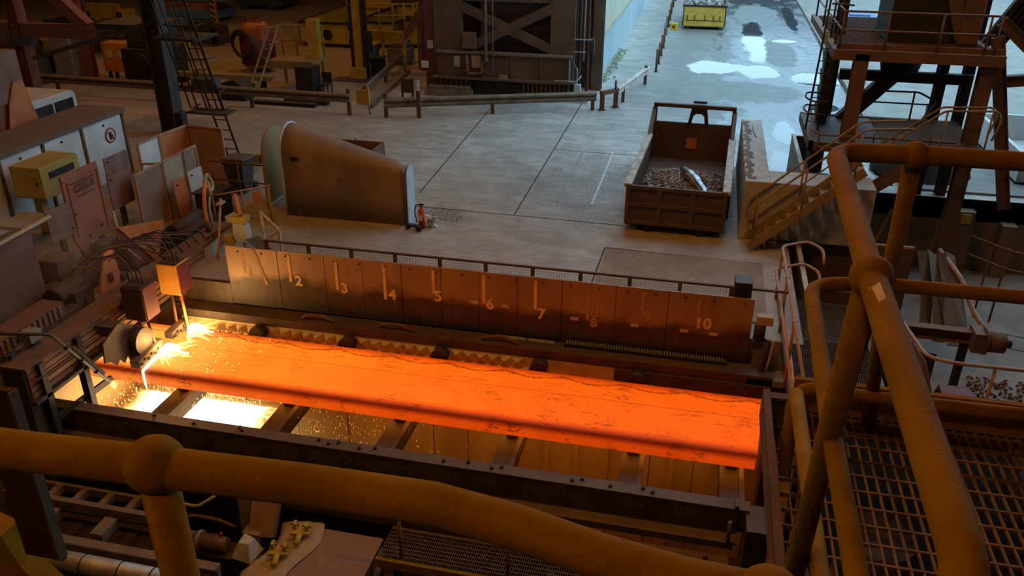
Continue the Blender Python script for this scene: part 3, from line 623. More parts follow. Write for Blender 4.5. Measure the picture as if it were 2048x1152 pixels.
# ------------------------------------------------------------------ scrap container
CONT = M('container_brown', (.11,.06,.04), (.065,.038,.028), .7, .1, scale=2, dust=.35)
RIM = M('worn_pale_rim', (.5,.47,.42), (.25,.18,.13), .75, scale=5, dust=.05)
ct = thing('scrap_container', 'long open brown roll-off container holding scrap, on the floor', 'container', (9.3, 4.8, 0))
x0, x1, y0, y1 = 8.18, 10.42, 4.8, 10.2
MB().box(x0, x1, y0+.02, y0+.06, .2, 1.12).build('front_wall', CONT, ct)
for z in (.24, .68, 1.1): MB().box(x0-.02, x1+.02, y0-.05, y0+.02, z-.04, z+.04).build('front_rail', CONT, ct)
for x in (x0+.02, x0+.75, x0+1.5, x1-.02): MB().box(x-.05, x+.05, y0-.045, y0+.02, .2, 1.12).build('front_rib', CONT, ct)
for s_, x in ((-1, x0), (1, x1)):
    sw = MB().box(x-.03, x+.03, y0+.06, y1, .2, 1.1).build('side_wall', CONT, ct)
    MB().box(x-.09, x+.09, y0-.02, y1-1.0, 1.08, 1.17).build('rim', RIM, sw, .01)
    for k in range(5): MB().box(x+s_*.03, x+s_*.1, 5.6+k*.95, 5.72+k*.95, .2, 1.08).build('side_rib', CONT, sw)
    MB().bar((x, y1-1.1, 1.12), (x, y1-.02, 1.62), .1, .12).build('raised_rim', CONT, sw)
MB().box(x0, x1, y0, y1, .16, .22).build('floor_plate', CONT, ct)
MB().box(x0, x1, y1-.06, y1, .2, 1.28).build('rear_wall', CONT, ct)
for x in (x0+.03, x1-.03): MB().box(x-.05, x+.05, y1-.08, y1+.04, .2, 1.78).build('frame_post', CONT, ct)
MB().box(x0-.02, x1+.02, y1-.08, y1+.05, 1.7, 1.8).build('frame_top_bar', CONT, ct)
hk = MB().prism([(9.14, 1.25), (9.24, 1.25), (9.28, 1.5), (9.36, 1.56), (9.5, 1.56), (9.58, 1.5), (9.62, 1.25), (9.72, 1.25), (9.64, 1.72), (9.22, 1.72)], 'y', y1-.1, y1+.02).build('hook_bracket', DARK, ct)
MB().bar((9.25, y1+.05, 1.86), (9.62, y1+.05, 1.86), .08, .06).build('hook_bar', DARK, hk)
for x in (x0+.5, x1-.5): MB().box(x-.08, x+.08, y0, y1, .04, .16).build('skid', DARK, ct)
for x in (x0+.35, x1-.35): MB().cyl((x-.1, y0+.2, .09), (x+.1, y0+.2, .09), .09, n=14).build('roller', DARK, ct)
MB().box(9.15, 9.45, y1-.12, y1-.06, .55, .85).build('inner_plate', ORANGE, ct)
ct.rotation_euler.z = -R(1.9)
SCRAP = M('rusty_scrap', (.12,.06,.04), (.3,.22,.18), .6, .3, scale=9, dust=.1)
mb = MB(); rnd = random.Random(11)
def heap(x, y): return .22+.5*max(0, 1-((x-9.3)/1.15)**2)*max(0, 1-((y-6.7)/2.0)**2)**.7+.1*max(0, 1-abs(y-5.3)/1.5)
for i in range(3600):
    x = rnd.uniform(8.36, 10.4); y = rnd.uniform(4.98, 9.0); z = heap(x, y)+rnd.uniform(-.05, .03); q = rnd.uniform(.03, .1)
    if y > 8.3 and rnd.random() < .6: continue
    mb.obox((x, y, z), (q*1.6, q*.5, q*.25), (rnd.uniform(-.6, .6), rnd.uniform(-.6, .6), rnd.uniform(0, 3)))
NX, NY = 20, 30; vs = [(8.3+2.18*i/NX, 4.95+4.2*j/NY, heap(8.3+2.18*i/NX, 4.95+4.2*j/NY)-.03) for i in range(NX+1) for j in range(NY+1)]
mb.add(vs, [(i*(NY+1)+j, (i+1)*(NY+1)+j, (i+1)*(NY+1)+j+1, i*(NY+1)+j+1) for i in range(NX) for j in range(NY)])
o = tag(mb.build('scrap_heap', SCRAP), 'heap of brown rusty scrap chips filling the container', 'scrap'); o['kind'] = 'stuff'
SK = M('shiny_skull_metal', (.07,.07,.075), (.45,.46,.48), .25, .8, scale=6, dust=0)
mb = MB(); pts = []; rad = []
for i in range(14):
    u = i/13; pts.append((9.36+.75*u**1.2, 7.5-2.0*u, .76-.12*u+.08*math.sin(u*PI))); rad.append(.05+.11*math.sin(PI*min(1, .12+u*.9))+rnd.uniform(-.02, .02))
mb.tube(pts, rad, 9)
one('scrap_skull', mb, SK, 'curved shiny black metal skull lying on the scrap heap', 'scrap piece')

# ------------------------------------------------------------------ tapered hood with its end shield
HOOD = M('brown_hood_steel', (.27,.175,.105), (.17,.12,.09), .6, .2, scale=.9, dust=.3, streak=1)
PALEB = M('pale_blue_grey_edge', (.42,.5,.55), (.34,.4,.44), .6, dust=.1)
hd = thing('tapered_hood', 'large brown arched steel hood tapering to the right, on the floor', 'hood', (1.5, 4.4, 0))
def arch(x, ya, yb, h, n=14):
    r_ = (yb-ya)/2; c_ = (ya+yb)/2; hs = h-r_
    return [(x, ya, 0), (x, ya, hs*.5)] + [(x, c_-r_*math.cos(PI*k/n), hs+r_*math.sin(PI*k/n)) for k in range(n+1)] + [(x, yb, hs*.5), (x, yb, 0)]
mb = MB(); secs = [arch(-.05+3.12*i/10+.0, 3.86+.02*i/10, 5.0-.62*i/10, 2.17-.72*i/10) for i in range(11)]; n = len(secs[0])
mb.add([p for s_ in secs for p in s_], [(i*n+k, i*n+k+1, (i+1)*n+k+1, (i+1)*n+k) for i in range(10) for k in range(n-1)], True)
o = mb.build('hood_shell', HOOD, hd); md = o.modifiers.new('solid', 'SOLIDIFY'); md.thickness = .02
mb = MB(); mb.plate([(3.09, y, z) for _, y, z in secs[-1]], .02); mb.build('end_cap', PALEB, hd)
mb = MB(); mb.tube([(p[0]-.0, p[1], p[2]) for p in secs[0]], .03, 8); mb.build('mouth_rim', PALEB, hd)
lug = MB().ring((1.62, 4.42, 1.88), .06, .018, (0, 1, 0), 4, 6); lug.build('lifting_eye', DARK, hd)
MB().box(.2, .42, 3.82, 3.86, 1.45, 1.5).build('hinge_plate', DARK, hd)
mb = MB(); mb.plate([(1.35, 3.855, .95), (1.47, 3.855, .95), (1.47, 3.855, 1.07), (1.35, 3.855, 1.07)], .006); mb.build('scorch_patch', RUST, hd)
MB().cyl((3.08, 3.78, .02), (3.02, 3.82, 1.42), .012, n=8).build('leaning_rod', DARK, hd)
OLIVE = M('olive_grey_steel', (.3,.21,.07), (.21,.15,.055), .7, scale=2, dust=.3)
sh = thing('end_shield', 'olive round-topped steel shield standing at the hood mouth', 'shield', (-.75, 4.7, 0))
mb = MB(); mb.plate([(-.72, y, z) for _, y, z in arch(0, 4.12, 5.35, 1.98)], .06); mb.build('shield_plate', OLIVE, sh)
MB().box(-.7, -.6, 4.15, 5.3, 0, .12).build('foot_bar', PALEB, sh)
MB().box(-.95, -.79, 4.15, 4.3, 1.15, 1.35).build('side_bracket', GREY, sh)
one('scrap_tray', MB().box(.35, 1.6, 5.4, 5.44, .6, 1.25).box(.35, .39, 5.4, 6.4, .6, 1.25).box(1.56, 1.6, 5.4, 6.4, .6, 1.25).box(.35, 1.6, 6.36, 6.4, .6, 1.25).box(.35, 1.6, 5.4, 6.4, 0, .6), RUST, 'open brown steel tray behind the tapered hood', 'tray')
fe = thing('fire_extinguisher', 'red fire extinguisher standing by the hood tip', 'fire extinguisher', (3.45, 3.84, 0))
MB().cyl((3.45, 3.84, .02), (3.45, 3.84, .42), .075, n=16).sphere((3.45, 3.84, .42), .075, 14, 8).build('cylinder', REDP, fe)
MB().cyl((3.45, 3.84, .48), (3.45, 3.84, .56), .025, n=10).obox((3.46, 3.84, .59), (.12, .03, .04)).build('valve', DARK, fe)
MB().tube([(3.43, 3.84, .57), (3.33, 3.8, .6), (3.3, 3.78, .4), (3.36, 3.77, .15)], .014, 8, .08).build('hose', BLACK, fe)
MB().box(3.41, 3.49, 3.763, 3.768, .2, .34).build('instruction_label', WHITEP, fe)
fc = thing('cutting_trolley', 'small dark trolley foot under the fire extinguisher', 'trolley', (3.3, 3.7, 0))
MB().bar((3.12, 3.75, .1), (3.5, 3.62, .1), .12, .04).build('trolley_plate', DARK, fc)
for p in ((3.15, 3.7, .07), (3.45, 3.6, .07)): MB().cyl((p[0], p[1], .07), (p[0]+.02, p[1]-.05, .07), .07, n=12).build('wheel', BLACK, fc)
mb = MB(); rnd = random.Random(2)
for i in range(26): mb.obox((3.62+rnd.uniform(-.1, .14), 3.9+rnd.uniform(-.08, .08), .02+rnd.uniform(0, .26)), (rnd.uniform(.06, .16), rnd.uniform(.05, .12), .015), (rnd.uniform(-1, 1), rnd.uniform(-1, 1), rnd.uniform(0, 3)))
one('white_rag', mb, WHITEP, 'crumpled white rag heaped beside the fire extinguisher', 'rag')

# ------------------------------------------------------------------ guard rails, posts
GUARDR = M('guard_rail_steel', (.2,.16,.115), (.11,.075,.05), .6, .3, scale=3, dust=.45)
def wrail(name, label, p, q, z0, z1, posts, post_h=.72, mat=GUARDR, extra=None):
    t_ = thing(name, label, 'guard rail', ((p[0]+q[0])/2, (p[1]+q[1])/2, 0), 'guard rails around the turning area')
    h = (z1-z0)/2; zc = (z0+z1)/2
    MB().sweep((*p, zc), (*q, zc), [(-.06,-h),(-.02,-h),(.05,-h*.65),(.05,-h*.3),(-.03,0),(.05,h*.3),(.05,h*.65),(-.02,h),(-.06,h),(-.06,h*.8),(0,h*.6),(0,h*.35),(-.07,0),(0,-h*.35),(0,-h*.6),(-.06,-h*.8)]).build('beam', mat, t_)
    for (x, y, hh) in posts: MB().box(x-.06, x+.06, y-.05, y+.05, 0, hh).build('post', RUST, t_)
    return t_
wrail('guard_rail', 'long dusty guard rail behind the cabins, left of the floor gap', (-15.5, 13.45), (-2.3, 13.2), .45, .76, [(-14.3, 13.5, .8), (-10.1, 13.55, .75), (-6.2, 13.45, .75), (-2.36, 13.27, .92)])
g2 = wrail('guard_rail', 'brown guard rail in front of the cross-braced building', (-1.05, 13.2), (5.95, 16.0), .34, .68, [(-1.0, 13.28, .85), (2.46, 14.65, .4), (5.82, 16.02, .4)])
MB().box(.05, .19, 13.45, 13.55, 0, 1.0).build('marker_post', RUST, g2); MB().box(.06, .18, 13.42, 13.46, .95, 1.3).build('reflector', WHITEP, g2)
g3 = wrail('guard_rail', 'pale guard rail leading up the road past the building corner', (6.62, 16.9), (7.4, 21.0), .38, .68, [(7.3, 20.7, .75), (6.75, 17.5, .5)], mat=RIM)
bl = thing('bollard_frame', 'short rusty two-post barrier at the bend of the guard rails', 'barrier', (6.35, 16.3, 0))
for x, y in ((6.15, 16.1), (6.58, 16.6)): MB().box(x-.08, x+.08, y-.07, y+.07, 0, .62).box(x-.14, x+.14, y-.12, y+.12, 0, .02).build('post', RUST, bl)
MB().bar((6.1, 16.05, .62), (6.62, 16.65, .62), .16, .14).build('cross_bar', RUST, bl); MB().cyl((6.56, 16.5, .6), (6.56, 16.5, 1.0), .035, n=8).build('chain_stub', DARK, bl)
bp = [(7.55, 23.3), (7.54, 25.0), (7.52, 27.0), (7.5, 29.0), (7.37, 33.0), (7.33, 35.6), (7.27, 38.3), (7.2, 41), (7.15, 44), (7.12, 47)]
ords = 'first second third fourth fifth sixth seventh eighth ninth tenth'.split()
for i, (x, y) in enumerate(bp):
    t_ = thing('road_post', 'thin rusty post along the road, %s beyond the guard rail' % ords[i], 'post', (x, y, 0), 'row of thin posts along the road')
    MB().cyl((x, y, 0), (x, y, .95), .045, n=8).build('post_tube', RUST, t_); MB().box(x-.09, x+.09, y-.09, y+.09, 0, .02).build('foot_plate', RUST, t_)
ss = thing('stop_station', 'yellow box with a dark round button on a grey post by the road', 'control box', (7.5, 30.8, 0))
MB().cyl((7.42, 30.8, 0), (7.42, 30.8, .95), .05, n=10).build('post', GREY, ss); MB().bar((7.42, 30.8, .82), (7.75, 30.8, .82), .05, .05).build('arm', DARK, ss)
bx_ = MB().obox((7.84, 30.75, .78), (.36, .16, .36)).build('box', M('bright_yellow', (.8,.48,.03), None, .5, dust=0), ss, .03); MB().cyl((7.84, 30.67, .78), (7.84, 30.62, .78), .075, n=14).build('button', DRED, bx_)
# kerb on the right of the road and the strip beyond it
one('road_kerb', MB().box(15.15, 15.45, 12, 60, 0, .14), CONC, 'long pale concrete kerb along the right side of the road', 'kerb')
one('verge_paving', MB().box(15.46, 40, 9.5, 60, .001, .06), M('pale_paving', (.25,.24,.22), (.19,.18,.165), .9, scale=1.3, dust=.1), 'pale concrete apron right of the road kerb', 'paving')
def skip(name, label, x0, x1, y0, y1, h, mat, slope=.4, cat='skip', rim=DARK):
    t_ = thing(name, label, cat, ((x0+x1)/2, (y0+y1)/2, 0), 'yellow skips')
    MB().box(x0, x1, y0, y0+.05, .18, h).build('front_wall', mat, t_); MB().box(x0, x1, y1-.05, y1, .18, h).build('rear_wall', mat, t_)
    MB().box(x0, x0+.05, y0, y1, .18, h).build('side_wall', mat, t_); MB().box(x1-.05, x1, y0, y1, .18, h).build('side_wall', mat, t_)
    MB().box(x0, x1, y0, y1, .16, .2).build('floor_plate', mat, t_)
    for a, b_ in (((x0, y0), (x1, y0)), ((x0, y1), (x1, y1)), ((x0, y0), (x0, y1)), ((x1, y0), (x1, y1))): MB().bar((*a, h), (*b_, h), .09, .09).build('rim', rim, t_)
    for x in (x0+.3, x1-.3): MB().box(x-.07, x+.07, y0+.05, y1-.05, 0, .17).build('skid', DARK, t_)
    return t_
YSKIP = M('skip_yellow', (.62,.4,.06), (.45,.28,.05), .6, scale=4, dust=.2)
sk = skip('yellow_skip', 'yellow skip filled with scrap out on the wet road', 8.1, 10.4, 35.2, 40, 1.25, YSKIP)
for x in (8.35, 8.75, 9.3, 9.75, 10.1): MB().box(x-.02, x+.02, 35.16, 35.2, .5, .75).build('front_rib', DARK, sk)
MB().box(8.3, 10.2, 35.17, 35.2, .47, .5).build('front_seam', DARK, sk)
mb = MB(); rnd = random.Random(4)
for i in range(120): mb.obox((rnd.uniform(8.3, 10.2), rnd.uniform(35.5, 39.6), rnd.uniform(.95, 1.25)), (rnd.uniform(.2, .6), rnd.uniform(.1, .4), rnd.uniform(.05, .25)), (rnd.uniform(-.6, .6), rnd.uniform(-.6, .6), rnd.uniform(0, 3)))
o = tag(mb.build('road_skip_scrap', M('pale_scrap', (.4,.38,.36), (.1,.07,.06), .5, .3, scale=2, dust=0)), 'tangled pale scrap inside the yellow skip on the road', 'scrap'); o['kind'] = 'stuff'

# ------------------------------------------------------------------ cross-braced building at the road corner
BFR = M('building_frame', (.15,.09,.055), (.095,.058,.038), .7, .1, scale=1.2, dust=.25)
BDK = M('building_panel', (.05,.025,.02), (.03,.016,.014), .8, scale=1.5, dust=.1)
bd = thing('steel_building', 'brown steel building front with a large cross brace', 'building', (2.3, 19, 0))
MB().box(-.3, 5.3, 18.2, 18.3, .3, 9).build('back_panel', BDK, bd)
MB().box(-.55, .55, 17.5, 17.75, .2, 9).build('column', BFR, bd); MB().box(3.95, 4.85, 17.5, 17.75, .2, 9).build('column', BFR, bd)
MB().box(-.95, -.6, 17.6, 18.0, 0, 9).build('red_column', M('dull_red_steel', (.15,.05,.035), (.1,.035,.028), .7, dust=.2), bd)
MB().bar((.45, 17.55, 3.25), (4.1, 17.55, 1.72), .06, .34, (0, 0, 1)).build('brace', BFR, bd)
MB().bar((.85, 17.52, 1.75), (4.1, 17.52, 3.3), .06, .34, (0, 0, 1)).build('brace', BFR, bd)
MB().box(.55, 3.95, 17.52, 17.7, 3.42, 3.7).build('lintel', BFR, bd)
MB().box(1.15, 1.6, 18.0, 18.19, 1.5, 9).build('inner_stanchion', M('dull_red_steel', (.15,.05,.035)), bd)
MB().box(-.35, 4.75, 17.3, 17.5, .68, 1.56).build('apron_panel', BFR, bd); MB().box(-.4, 4.82, 17.2, 17.5, 1.54, 1.62).build('apron_flange', M('building_flange', (.2,.13,.09), (.14,.09,.065), .6, dust=.3), bd)
for x in (1.4, 2.55, 3.65, 4.7): MB().box(x-.03, x+.03, 17.24, 17.3, .68, 1.54).build('apron_rib', BFR, bd)
MB().box(-.55, 4.95, 17.1, 17.4, .6, .68).build('base_flange', BFR, bd)
MB().box(-.5, 4.9, 17.35, 17.4, .05, .6).build('base_recess', BLACK, bd)
for i in range(7): MB().box(-.45+i*.2, -.4+i*.2, 17.2, 17.34, .08, .6).build('base_slat', BFR, bd)
for i in range(11): MB().box(3.0+i*.17, 3.05+i*.17, 17.2, 17.34, .08, .6).build('base_slat', BFR, bd)
MB().box(-.75, 1.05, 16.75, 17.2, 0, .22).box(-.65, .95, 16.85, 17.3, .22, .34).build('step', GUARDR, bd)
PIPE = M('rusty_pipe', (.2,.11,.07), (.13,.07,.05), .6, .2, dust=.3)
MB().tube([(1.57, 17.15, 9), (1.57, 17.15, 1.3), (1.4, 17.15, 1.25), (1.4, 17.15, .85), (.85, 17.15, .82), (.82, 17.15, 1.5)], .06, 10, .1).build('pipe', PIPE, bd)
for p in ((1.57, 17.15, 1.35), (.82, 17.15, 1.2), (.82, 17.15, .95)): MB().cyl((p[0], p[1], p[2]-.03), (p[0], p[1], p[2]+.03), .1, n=12).build('pipe_flange', PIPE, bd)
MB().cyl((1.85, 17.15, 1.0), (1.85, 17.15, 9), .025, n=8).build('conduit', GREY, bd)
MB().box(.62, 1.12, 17.3, 17.5, 1.72, 2.3).build('junction_box', PINK, bd, .01)
MB().box(1.0, 1.35, 17.18, 17.24, 1.05, 1.5).build('meter_panel', WOOD, bd); MB().box(.3, .52, 17.22, 17.28, 1.05, 1.45).build('sign_plate', CREAM, bd); MB().box(2.1, 2.42, 17.05, 17.1, .66, .85).build('tag_plate', WOOD, bd)
MB().box(-.8, -.58, 17.4, 17.45, 1.65, 1.95).build('pale_sign', CREAM, bd); MB().box(-1.0, -.72, 17.2, 17.25, .95, 1.2).build('white_sign', WHITEP, bd)
rp = thing('pipe_rack', 'bundle of upright pipes and pale handrail at the building right edge', 'pipes', (5.0, 17.6, 0))
for i, (x, m_) in enumerate([(4.92, BFR), (5.06, PIPE), (5.2, PALEB), (5.34, DRED)]): MB().cyl((x, 17.6, .2 if i != 2 else 1.4), (x, 17.6, 9), .035+.012*(i % 2), n=8).build('pipe', m_, rp)
MB().bar((4.85, 17.5, 2.2), (5.5, 17.5, 2.2), .03, .03).build('clamp_bar', PALEB, rp); MB().bar((4.85, 17.5, 1.75), (5.3, 17.5, 1.75), .03, .03).build('clamp_bar', PALEB, rp)
MB().box(5.25, 5.55, 17.7, 17.9, 1.7, 2.2).build('cable_box', STEEL, rp)
for p in [[(4.75, 17.15, .7), (4.75, 17.15, 1.58), (5.05, 17.15, 1.2), (5.05, 17.15, .2)], [(4.2, 17.1, .75), (5.05, 17.1, .75), (5.2, 17.2, .95)]]: MB().tube(p, .022, 8).build('handrail', PALEB, rp)
MB().box(4.98, 5.2, 17.0, 17.2, 0, .65).build('pale_post', PALEB, rp); MB().box(5.2, 5.5, 17.0, 17.3, 0, .25).build('pale_step', PALEB, rp)
one('corner_column', MB().ibeam((5.5, 19.3, 0), (5.5, 19.3, 9), .4, .4, .03), BFR, 'dark steel corner column where the cladding wall begins', 'column')
# clad side wall of the building along the road
CLB = M('pale_blue_cladding', (.42,.52,.56), (.36,.45,.48), .6, scale=1, dust=.1, streak=1); CLC = M('cream_cladding', (.56,.55,.44), (.48,.46,.36), .6, scale=1, dust=.05, streak=1)
def corr(y0, y1, z0, z1, x, pitch=.3):
    mb = MB(); n = int((y1-y0)/pitch); prof = []
    for i in range(n):
        y = y0+i*pitch; prof += [(y, x), (y+pitch*.45, x), (y+pitch*.55, x+.05), (y+pitch*.9, x+.05)]
    prof.append((y1, x)); vs = [(p[1], p[0], z0) for p in prof]+[(p[1], p[0], z1) for p in prof]; m_ = len(prof)
    mb.add(vs, [(i, i+1, m_+i+1, m_+i) for i in range(m_-1)]); return mb
cw = struct('wall_road_side', MB().box(5.2, 5.36, 19.4, 90, 0, 14), RW)
corr(19.6, 90, 0, 1.75, 5.38).build('lower_cladding', CLB, cw); corr(19.6, 90, 1.75, 14, 5.38).build('upper_cladding', CLC, cw)
MB().box(5.36, 5.46, 19.6, 90, 1.7, 1.78).build('cladding_flashing', CREAM, cw)
mb = MB(); rnd = random.Random(8)
for i in range(220):
    y = rnd.uniform(20.5, 28); mb.sphere((5.5+abs(rnd.gauss(0, .16)), y, rnd.uniform(0, .12)), rnd.uniform(.02, .055), 5, 4)
o = tag(mb.build('weed_strip', M('dry_weeds', (.4,.4,.28), (.24,.24,.15), .9, scale=8, dust=0)), 'pale dry weeds along the foot of the clad wall', 'weeds'); o['kind'] = 'stuff'
# ------------------------------------------------------------------ torch cutting machine on the left
TG = M('torch_girder_steel', (.3,.17,.075), (.19,.1,.05), .65, .15, scale=2, dust=.35)
tg = thing('torch_girder', 'slatted girder carrying the cutting torches across the slab', 'girder', (-.75, -1, -.3))
MB().box(-1.05, -.62, -4.3, 2.3, -.28, .3).build('girder_core', STEEL, tg)
for k, z in enumerate((-.22, -.1, .02, .14, .25)): MB().box(-.62, -.585, -4.25, 2.28, z-.045, z+.045).build('face_slat', TG, tg)
MB().box(-1.08, -.55, -4.3, 2.3, .3, .34).build('top_flange', RUST, tg)
MB().box(-.62, -.5, -4.3, 2.3, -.34, -.28).build('track_rail', DARK, tg)
MB().cyl((-.52, -4.2, .06), (-.52, -.9, .06), .022, n=10).build('drive_shaft', RUST, tg)
for y in (-4.0, -3.1): MB().box(-.64, -.5, y-.06, y+.06, -1.5, .3).build('support_post', DARK, tg)
for y in (-4.2, 1.9): MB().box(-1.05, -.62, y-.12, y+.12, -2.6 if y < 0 else 0, -.28).build('leg', STEEL, tg)
MB().bar((-.72, -4.4, -.95), (-.6, -2.3, -.95), .05, .12).build('lower_rail', DARK, tg)
MB().box(-.6, -.56, 1.0, 1.55, -.05, .24).build('name_plate', CREAM, tg)
BOXO = M('amber_box_paint', (.62,.3,.055), (.5,.22,.045), .5, scale=3, dust=.12)
def torch(name, label, x, y, z0, z1, mat, smat, tips):
    t_ = thing(name, label, 'torch box', (x-.2, y+.2, z0), 'torch carriages on the girder')
    b_ = MB().box(x-.45, x-.01, y, y+.42, z0, z1).build('housing', mat, t_, .012)
    MB().box(x-.012, x+.01, y+.02, y+.4, z0+.02, z1-.02).build('side_cover', smat, b_)
    MB().box(x-.42, x-.04, y+.03, y+.39, z1, z1+.02).build('lid', DARK, b_)
    MB().box(x-.6, x-.45, y+.1, y+.32, z0+.2, z0+.35).build('carriage_arm', STEEL, t_)
    for k, (tx, ty, tz) in enumerate(tips):
        MB().tube([(x-.32+.2*k, y+.15, z0), (tx, ty, tz)], .028, 10).build('torch_tube', mat if k else RUST, t_)
    for k in range(4):
        a = x-.36+.09*k
        MB().tube([(a, y+.2, z1), (a-.02, y+.2, z1+.3+.05*k), (a-.35, y+.3, z1+.5+.05*k), (a-.9, y+.5, z1+.25)], .012, 7, .2).build('supply_hose', (BLACK, RUST, DARK, STEEL)[k], t_)
    return t_
torch('torch_carriage', 'amber torch box on two legs nearest the heat shield', .08, -.92, .1, .74, BOXO, DRED, [(-.12, -.95, -.6), (.1, -.92, -.62), (-.02, -.75, -.6)][:2])
torch('torch_carriage', 'dark brown torch box over the slab edge', -.02, -1.9, .02, .7, M('scorched_box', (.08,.045,.03), (.05,.03,.022),   .7, dust=.2), DRED, [(-.1, -1.9, -.5), (.05, -1.88, -.58)])
ds = thing('drip_shield', 'brown hanging drip shield with jagged lower edge beside the torches', 'shield', (-.2, -2.4, -.4))
mb = MB(); mb.plate([(-.2, -2.95, .1), (-.2, -2.5, .28), (-.2, -2.12, .08), (-.2, -2.14, -.6), (-.2, -2.32, -.66), (-.2, -2.4, -.42), (-.2, -2.52, -.52), (-.2, -2.62, -.38), (-.2, -2.72, -.46), (-.2, -2.85, -.3), (-.2, -3.0, -.25)], .03); mb.build('shield_plate', M('scorched_plate', (.045,.027,.018), (.03,.02,.015), .7, dust=.2), ds)
MB().cyl((-.25, -2.08, -.28), (-.02, -2.08, -.28), .26, n=18).build('guide_roller', DARK, ds)
MB().box(-.55, -.2, -2.6, -2.3, .05, .25).build('hanger', STEEL, ds)
pb = thing('perforated_shoe', 'dark perforated support shoe riding on the hot slab', 'shoe', (0, -2.1, -.6))
MB().obox((-.02, -2.08, -.54), (.2, .8, .16), (.1, 0, 0)).build('shoe_body', STEEL, pb, .02)
hole = MB().cyl((0, 0, 0), (.02, 0, 0), .03, n=8).mesh('hole_ring')
for i in range(7): inst(hole, 'hole_plug', BLACK, pb, (.08, -2.4+i*.105, -.56+(.03 if i % 2 else -.02)))
pb2 = thing('perforated_shoe', 'dark perforated support shoe under the amber torch box', 'shoe', (0, -1.1, -.6)); MB().obox((-.06, -1.05, -.56), (.18, .6, .14), (.06, 0, 0)).build('shoe_body', STEEL, pb2, .02)
for i in range(5): inst(hole, 'hole_plug', BLACK, pb2, (.04, -1.27+i*.105, -.58+(.03 if i % 2 else -.02)))
ln = thing('gas_lance', 'dark gas lance with a small ring flame reaching to the slab corner', 'lance', (-.42, -3.3, 0))
MB().tube([(-1.1, -4.3, .95), (-.42, -3.75, .72), (-.42, -2.72, -.85)], .03, 10, .1).build('lance_tube', STEEL, ln)
for u in (.25, .5, .75): MB().sphere((-.42, -3.75+1.03*u, .72-1.57*u), .05, 10, 7).build('clamp', DARK, ln)
MB().bar((-.38, -3.4, .3), (-.38, -2.85, -.58), .03, .06).build('side_bar', DARK, ln)
MB().ring((-.4, -2.68, -.92), .055, .02, (.8, .3, .4), 14, 7).build('ring_flame', emis('pilot_yellow', (1, .5, .05), 7), ln)
fr_ = thing('lance_frame', 'grey pivot frame holding the lance at far left', 'frame', (-1.0, -3.9, -.3))
MB().box(-1.1, -.9, -4.4, -3.55, -.45, -.33).build('foot_beam', GREY, fr_)
for y in (-4.15, -3.65): MB().bar((-1.0, y, -.35), (-1.0, y+.12, .5), .07, .1).build('upright', STEEL, fr_)
MB().cyl((-1.0, -4.2, .45), (-1.0, -3.4, .45), .035, n=10).build('pivot_pipe', STEEL, fr_); MB().box(-1.12, -.88, -3.72, -3.45, .45, .62).build('pivot_block', GREY, fr_)
MB().cyl((-1.0, -4.0, .08), (-1.0, -2.9, .08), .03, n=8).build('tie_bar', STEEL, fr_)

# upright sheets, cabinets and screens behind the girder
gp = thing('control_screen', 'tall orange-brown panel lettered GEGA above the torch girder', 'panel', (-2.6, .2, 0))
GPM = M('orange_brown_panel', (.3,.115,.06), (.22,.08,.045), .7, scale=1.4, dust=.12)
mb = MB(); mb.plate([(-2.6, -.33, 2.14), (-2.6, -.33, .75), (-2.6, -.1, .3), (-2.6, .1, .62), (-2.6, .76, .55), (-2.6, .76, 2.14)], .05); mb.build('panel_sheet', GPM, gp)
for a, b_ in (((-.3, 2.02), (.72, 2.02)), ((-.2, 1.98), (-.2, .8)), ((.7, 2.0), (.7, .65))): MB().bar((-2.59, *a), (-2.59, *b_), .025, .03).build('panel_edge', GPM, gp)
text('GEGA', .24, M('brown_lettering', (.12,.045,.028), None, .7, dust=0), gp, (-2.572, .25, 1.78), (R(90), 0, R(90)), 'lettering', .0)
MB().bar((-2.575, -.12, 1.92), (-2.575, .6, 1.92), .006, .025).build('lettering_line', M('brown_lettering', (.11,.04,.025)), gp); MB().bar((-2.575, -.0, 1.62), (-2.575, .5, 1.62), .006, .02).build('lettering_line', MATS['brown_lettering'], gp)
for p in ((-.18, 1.3), (.5, .82), (.1, .72)): MB().cyl((-2.6, *p), (-2.57, *p), .025, n=8).build('bolt', DARK, gp)
for s_ in (0, .6): MB().box(-2.75, -2.66, -.1+s_, 0+s_, 0, .8).build('leg', STEEL, gp)
def sheet(name, label, x, y0, y1, z0, z1, mat, lean=0, cat='panel', th=.025, leg=True, grp=None):
    t_ = thing(name, label, cat, (x, (y0+y1)/2, 0), grp)
    mb = MB(); mb.plate([(x, y0, z0), (x, y1, z0-.02), (x-lean, y1, z1-.02), (x-lean, y0, z1)], th); mb.build('sheet', mat, t_)
    for y, z in ((y0+.1, z1-.1), (y1-.1, z0+.1)): MB().cyl((x-lean*.5-.01, y, z), (x-lean*.5+.03, y, z), .02, n=8).build('bolt', DARK, t_)
    if leg: MB().box(x-lean-.12, x-lean-.05, (y0+y1)/2-.05, (y0+y1)/2+.05, 0, z0+.1).build('leg', STEEL, t_)
    return t_
sheet('side_plate', 'dull pink square plate left of the lettered panel', -2.55, -.98, -.28, .98, 1.64, PINK)
sheet('side_plate', 'dull pink square plate right of the lettered panel', -2.9, 1.32, 2.1, .8, 1.58, PINK)
sheet('side_plate', 'small grey-pink plate above the dull pink plates', -3.2, 1.7, 2.5, 1.3, 1.85, M('grey_pink', (.22,.13,.115), None, .7, dust=.2))
sheet('brown_screen', 'large brown screen plate at the far left edge', -2.0, -3.3, -2.0, .35, 1.78, M('dark_brown_plate', (.15,.075,.055), (.1,.05,.04), .7, scale=1.2, dust=.2))
